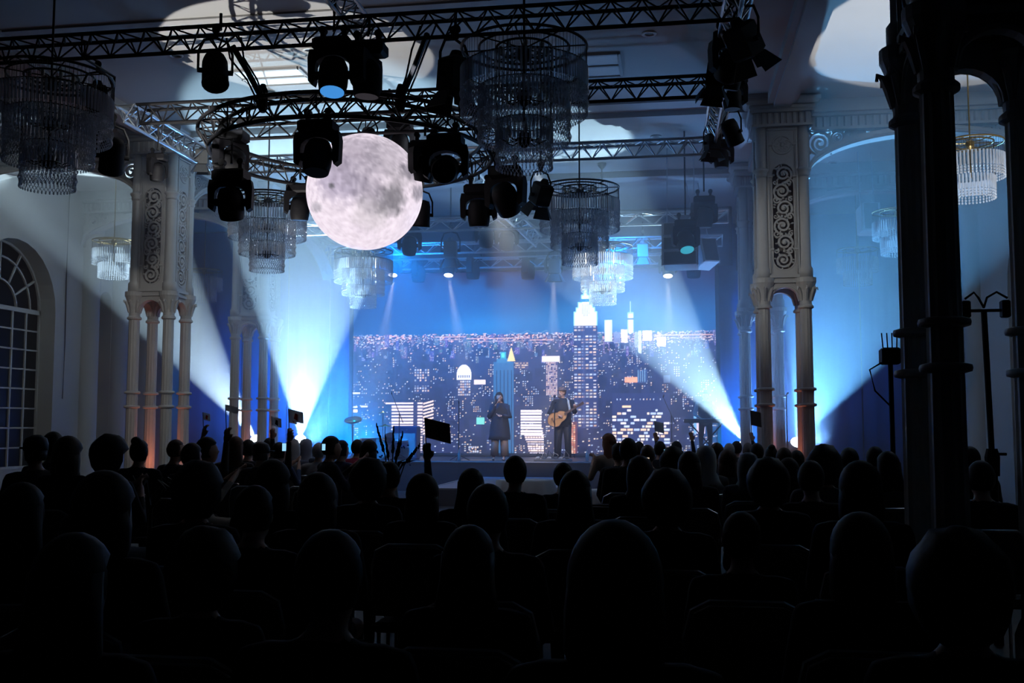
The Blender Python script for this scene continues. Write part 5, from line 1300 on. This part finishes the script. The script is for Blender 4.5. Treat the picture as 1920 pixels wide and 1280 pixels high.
# drum kit
def drum(px, py, d, r, h, label, tilt=0):
    q = P(px, py, d); t = thing('drum', label, 'drum', (q.x, q.y, STZ), group='drum kit')
    zz = q.z-STZ; b = MB(); b.m = Matrix.Translation((0, 0, zz)) @ Matrix.Rotation(tilt, 4, 'X'); b.lathe([(r, -h/2), (r, h/2)], 20); b.build('shell', 'drum_shell', t)
    for s in (-1, 1):
        b = MB(); b.m = Matrix.Translation((0, 0, zz)) @ Matrix.Rotation(tilt, 4, 'X'); b.lathe([(r*1.04, s*h/2-.02), (r*1.04, s*h/2+.02), (r*.9, s*h/2+.021)], 20); b.build('hoop', 'chair_metal', t)
    b = MB(); b.m = Matrix.Translation((0, 0, zz)) @ Matrix.Rotation(tilt, 4, 'X'); b.lathe([(r*.95, h/2+.015), (r*.9, h/2+.024)], 20); b.build('skin', 'drum_head', t)
    for k in range(3):
        a = 2*pi*k/3; MB().tube((0, 0, max(.05, zz-h/2)), (r*.9*cos(a), r*.9*sin(a), 0), .012, n=5).build('leg', 'chair_metal', t)
drum(712, 842, 26.0, .28, .42, 'large bass drum facing the audience behind the flowers', pi/2)
drum(690, 836, 25.7, .2, .35, 'floor tom on legs at the screen edge')
drum(735, 822, 26.0, .15, .2, 'small tom drum above the bass drum', .3); drum(752, 832, 25.6, .18, .15, 'snare drum beside the striped office tower', .1)
def cymbal(px, py, d, r, tx, ty, label):
    q = P(px, py, d); t = thing('cymbal', label, 'cymbal', (q.x, q.y, STZ), group='drum kit cymbals'); zz = q.z-STZ
    MB().lathe([(r, 0), (r*.3, .02), (r*.16, .045), (.02, .05)], 24).build('plate', 'cymbal', t, loc=(0, 0, zz), rot=(tx, ty, 0), smooth=True)
    MB().tube((0, 0, 0), (0, 0, zz+.09), .011, n=6).build('stand_pole', 'chair_metal', t)
    for k in range(3): a = 2*pi*k/3; MB().tube((0, 0, .2), (.25*cos(a), .25*sin(a), .01), .01, n=5).build('leg', 'chair_metal', t)
cymbal(662, 787, 25.4, .22, .45, .05, 'tilted pinkish cymbal at the blue edge of the screen'); cymbal(722, 799, 25.8, .24, .02, 0, 'flat cymbal in front of the skyline'); cymbal(718, 774, 26.2, .14, .0, .02, 'small high cymbal above the flat one')
# amplifier, pedals, bottles, cups
q = P(762, 862, 25.9); am = thing('amplifier', 'dark blue amplifier cabinet beside the drums', 'amplifier', (q.x, q.y, STZ))
MB().bev((0, 0, .42), (.62, .4, .84), .03).build('cabinet', 'drum_shell', am); MB().box((0, -.202, .36), (.54, .01, .58)).build('grille', 'speaker_cloth', am)
for s in (-1, 1): MB().tube((s*.06, -.21, .74), (s*.06, -.22, .74), .02, n=8).build('knob', 'chair_metal', am)
q = P(1037, 862, 24.45); pb_ = thing('pedalboard', 'guitar pedalboard with tangled cables on the stage edge', 'pedalboard', (q.x, q.y, STZ))
MB().bev((0, 0, .03), (.9, .22, .06), .01).build('board', 'chair_metal', pb_)
for i in range(6): MB().bev((-.36+.14*i, 0, .085), (.09, .14, .05), .01).build('pedal', 'fixture_grey' if i % 2 else 'stage_edge', pb_); 
for i in range(7):
    x = -.4+.13*i; MB().sweep([(x, 0, .1), (x+.04, -.03, .2+.03*(i % 3)), (x+.12, .02, .16), (x+.14, 0, .08)], .009, 5).build('cable', 'stage_edge' if i % 2 else 'fixture', pb_)
for px, py, lb in ((861, 862, 'clear water bottle on the stage beside the straight microphone stand'), (1101, 860, 'clear water bottle on the stage beyond the guitarist')):
    q = P(px, py, 24.5); t = thing('bottle', lb, 'bottle', (q.x, q.y, STZ), group='water bottles on stage')
    MB().lathe([(.036, 0), (.038, .02), (.038, .17), (.014, .23), (.014, .26)], 12).build('body', 'glass_bottle', t, smooth=True); MB().lathe([(.016, .255), (.016, .28)], 10).build('lid', 'flag_white', t)
q = P(1113, 866, 24.35); t = thing('cup', 'small clear cup on the stage edge next to the bottle', 'cup', (q.x, q.y, STZ)); MB().lathe([(.03, 0), (.04, .10), (.037, .10), (.028, .01)], 12).build('body', 'glass_bottle', t)
MB().lathe([(.035, .098), (.042, .104)], 12).build('lip', 'flag_white', t)

# ================================================================== AUDIENCE PROPS
def free_depth(px, d0, d1, r):
    best = (-1, d0)
    for i in range(41):
        d = d0+(d1-d0)*i/40; q = P(px, 900, d)
        best = max(best, (min([1.6]+[sqrt((q.x-o.location.x)**2+(q.y-o.location.y-.15)**2) for o in PLOC.values()]), d))
    return best[1]
def table(px, d0, d1, r, label):
    q = P(px, 900, free_depth(px, d0, d1, r)); t = thing('round_table', label, 'table', (q.x, q.y, 0), group='audience tables')
    MB().lathe([(.04, .04), (.035, .70)], 10).build('column', 'fixture', t); MB().lathe([(.25, 0), (.25, .03), (.05, .05)], 16).build('foot_plate', 'fixture', t); MB().lathe([(r-.01, .70), (r-.01, .73)], 28).build('tabletop', 'wood_dark', t)
    c = MB(); n = 36; vs = [(0, 0, .737)]+[(r*cos(2*pi*i/n), r*sin(2*pi*i/n), .737) for i in range(n)]+[((r+.02+.03*(i % 3))*cos(2*pi*i/n), (r+.02+.03*(i % 3))*sin(2*pi*i/n), .46) for i in range(n)]
    c.add(vs, [(0, 1+i, 1+(i+1) % n) for i in range(n)]+[(1+i, 1+n+i, 1+n+(i+1) % n, 1+(i+1) % n) for i in range(n)])
    c.build('tablecloth', 'linen', None, True, loc=(q.x, q.y, 0), label='white cloth draped over the '+label, cat='tablecloth', group='tablecloths')
table(452, 13.0, 16.5, .45, 'round table behind the large outlined head'); table(548, 12.5, 16.5, .40, 'round table lit pale cyan beside the dark bob'); table(1137, 8.0, 13.5, .40, 'round table behind the empty chair with a bright rim')
table(985, 10.0, 16.0, .45, 'round table in front of the runway')
def flag(a, b, w_, h_, mt, mk, label, sc=.1):
    """stick from a to b, cloth hanging at the top to the viewer's right"""
    a, b = Vector(a), Vector(b); r = thing('hand_flag', label, 'flag', a, group='hand-held flags'); d = b-a; u = d.normalized(); s = RT
    MB().tube((0, 0, 0), d, .006*sc*10, n=6).build('stick', 'stick', r)
    n = 8; vs = []; fs = []
    for q_ in (0, .003):
        for i in range(n+1):
            for j in (0, 1):
                t = i/n; vs.append(d-u*h_*j+s*w_*t-UP*(.25*w_*t)+FH*(.05*w_*sin(t*6)+q_))
    for q_ in (0, 1):
        o_ = q_*(n+1)*2
        for i in range(n): k = o_+2*i; fs.append((k, k+1, k+3, k+2) if q_ else (k, k+2, k+3, k+1))
    MB().add(vs, fs).build('cloth', mt, r)
    if mk: MB().add([p-FH*.004 for p in [d-u*h_*.25+s*w_*.45-UP*.11*w_, d-u*h_*.75+s*w_*.35-UP*.09*w_, d-u*h_*.9+s*w_*.62-UP*.15*w_, d-u*h_*.3+s*w_*.72-UP*.18*w_]], [(0, 1, 2, 3)]).build('emblem', mk, r)
def hand_of(start):
    o = [v_ for k_, v_ in PLOC.items() if k_.startswith(start)][0]
    return Vector(o.location)+Matrix.Rotation(o.rotation_euler.z, 3, 'Z') @ (Vector((.262, .178, 1.46))*o.scale.x)
for own, L, w_, h_, mt, mk, lb in (
    ('spectator raising the brown', .25, .19, .15, 'flag_brown', 'flag_mark', 'dark brown paper flag with a dark emblem held up in the middle of the crowd'),
    ('spectator in a cap at', .30, .17, .13, 'flag_white', 'flag_red', 'small white flag with a red mark waved beside the wide floor beam'),
    ('spectator below the small', .28, .12, .14, 'flag_white', 'flag_red', 'second small red-marked flag, closest to the wide floor beam'),
    ('short-haired spectator behind', .22, .13, .12, 'flag_white', 'flag_mark', 'small pale flag beside the lilac pillar'),
    ('brown-haired spectator next', .28, .12, .06, 'flag_white', None, 'small pale pennant against the dark blue gap'),
    ('bald spectator tinted', .20, .08, .08, 'flag_white', 'flag_red', 'tiny flag above the man in the beige jacket'),
    ('far dark head before', .24, .14, .16, 'flag_white', None, 'small white paper flag in front of the office tower'),
    ('far dark head right', .42, .17, .24, 'flag_brown', None, 'drooping brown flag at the foot of the half hidden pillar')):
    a = hand_of(own); flag(a-UP*.08, a+UP*L-RT*.02, w_, h_, mt, mk, lb, .07)
for px, py, d, w_, mt, lb in ((533, 838, 11.9, .05, 'phone_screen', 'phone with a bright blue screen held up beside the wide floor beam'), (607, 838, 11.3, .04, 'phone_screen', 'phone with a cyan screen near the man in the suit'), (1212, 868, PLOC['spectator in a dark hood next to the warm phone glow'].location.dot(FH)+.30, .05, 'phone_warm', 'phone glowing warm white beside the dark hood'), (1249, 850, PLOC['spectator with dark curly hair filming with a small bright phone'].location.dot(FH)+.34, .045, 'phone_screen', 'small bright phone held by the curly-haired spectator')):
    q = P(px, py, d); r = thing('phone', lb, 'phone', q, YAW, 'lit phones'); MB().bev((0, 0, 0), (w_, .008, w_*1.9), .003).build('body', 'phone_body', r); MB().box((0, -.005, 0), (w_*.9, .002, w_*1.75)).build('display', mt, r)
    MB().box((w_*.3, .005, w_*.75), (.012, .003, .012)).build('camera_bump', 'phone_body', r)
# tall flowers
FDP = free_depth(735, 6.8, 10.5, .3); q = P(735, 900, FDP); fl = thing('flower_vase', 'tall dark gladioli and small blue blossoms in a vase in front of the drums', 'flowers', (q.x, q.y, .738))
MB().lathe([(.06, 0), (.075, .1), (.05, .26), (.06, .3)], 14).build('vase', 'glass_bottle', fl)
for px, yt, le in ((706, 797, .01), (738, 802, .0), (755, 812, .02), (787, 834, .05), (722, 818, 0), (748, 826, .01)):
    tp = P(px, yt, FDP)-Vector(fl.location); st_ = MB().sweep([(0, 0, .1), Vector((0, 0, .3)).lerp(tp, .45), tp], [.006, .006, .004], 5).build('stem', 'plant_dark', fl)
    sp_ = MB(); d0 = (tp-Vector((0, 0, .3)))
    for k in range(9): c = tp-d0*.055*k; sp_.ell(c+Vector((.003*sin(k*2), .003*cos(k*2), 0)), (.007+.0013*k, .007+.0013*k, .026), 6, 5)
    sp_.build('flower_spike', 'plant_dark', st_)
for k in range(26):
    c = P(random.uniform(702, 772), random.uniform(828, 872), FDP+random.uniform(-.08, .08))-Vector(fl.location)
    MB().ell(c, (.010, .010, .009), 6, 4).build('blossom', 'flower' if k % 3 else 'flower_white', fl)
for k in range(10): a = k*.63; MB().sweep([(0, 0, .28), (.12*cos(a), .12*sin(a), .48), (.24*cos(a), .24*sin(a), .50)], [.004, .012, .002], 4).build('leaf', 'plant_dark', fl)
table(735, FDP, FDP, .30, 'round table carrying the tall flowers')
q = P(284, 905, 9.0); pp = thing('potted_palm', 'dark thin-leaved plant at the foot of the coral-lit shafts', 'plant', (q.x, q.y, 0))
MB().lathe([(.14, 0), (.18, .3), (.17, .3)], 14).build('pot', 'fixture', pp); MB().lathe([(.02, .25), (.015, .9)], 8).build('stem', 'plant_dark', pp)
for k in range(16):
    a = k*.8; L = .28+.12*random.random(); MB().sweep([(0, 0, .85), (L*.5*cos(a), L*.5*sin(a), 1.08+.1*random.random()), (L*cos(a), L*sin(a), 1.05)], [.004, .014, .002], 4).build('leaf', 'plant_dark', pp)
# lamp stand and equipment stand near the black pillar
q = P(1862, 900, 7.6); t = thing('lamp_stand', 'black T-shaped lamp stand with looped cables seen between the pillar shafts', 'lamp stand', (q.x, q.y, 0))
zt = P(1858, 582, 7.6).z
MB().tube((0, 0, 0), (0, 0, 1.35), .035, n=8).build('lower_pole', 'fixture', t); MB().tube((0, 0, 1.3), (-.02, 0, zt), .022, n=8).build('upper_pole', 'fixture', t); MB().lathe([(.05, 1.22), (.055, 1.36), (.04, 1.42)], 10).tube((0, 0, 1.38), (.10, 0, 1.38), .012, n=6).build('collar', 'fixture', t)
MB().tube((-.15, 0, zt), (.13, 0, zt), .013, n=6).build('cross_bar', 'fixture', t)
for k in range(3): a = 2*pi*k/3; MB().tube((0, 0, .7), (.5*cos(a), .5*sin(a), .02), .015, n=6).build('leg', 'fixture', t)
for s in (-1, 1):
    MB().bev((s*.14-.01, 0, zt+.01), (.06, .07, .13), .01).build('lamp_head', 'fixture', t); MB().sweep([(-.02, 0, zt+.02), (-.02+s*.03, .02, zt+.10), (s*.08, .02, zt+.14), (s*.15, 0, zt+.09)], .009, 5).build('cable', 'fixture', t)
q = P(1676, 900, 9.2); t = thing('equipment_stand', 'dark stand carrying a control box with antennas beside the black pillar', 'equipment stand', (q.x, q.y, 0)); zt = P(1676, 680, 9.2).z
MB().tube((0, 0, 0), (0, 0, zt), .022, n=8).build('pole', 'fixture', t); MB().bev((0, 0, zt+.06), (.17, .14, .15), .02).build('control_box', 'fixture', t)
for i in range(4): MB().tube((-.06+.04*i, 0, zt+.13), (-.07+.045*i, 0, zt+.27), .006, n=5).build('antenna', 'fixture', t)
for k in range(3): a = 2*pi*k/3; MB().tube((0, 0, .6), (.42*cos(a), .42*sin(a), .02), .014, n=6).build('leg', 'fixture', t)
MB().sweep([(-.08, 0, zt), (-.18, 0, zt-.06), (-.14, 0, zt-.25), (0, 0, zt-.4)], .008, 5).build('cable', 'fixture', t)
# ================================================================== HAZE
hz = bpy.data.materials.new('haze'); hz.use_nodes = True; nt = hz.node_tree
for n in list(nt.nodes): nt.nodes.remove(n)
ou = nt.nodes.new('ShaderNodeOutputMaterial'); vsn = nt.nodes.new('ShaderNodeVolumeScatter')
vsn.inputs['Color'].default_value = (.86, .93, 1.0, 1); vsn.inputs['Density'].default_value = .068; vsn.inputs['Anisotropy'].default_value = .5
nt.links.new(vsn.outputs[0], ou.inputs['Volume']); MAT['haze'] = hz
MB().box(((WL+WR)/2, (15.0+28.2)/2, ZC/2+.02), (WR-WL-.1, 13.2, ZC-.08)).build('haze', 'haze', kind='stuff', label='thin theatrical haze filling the stage end of the hall', cat='haze')
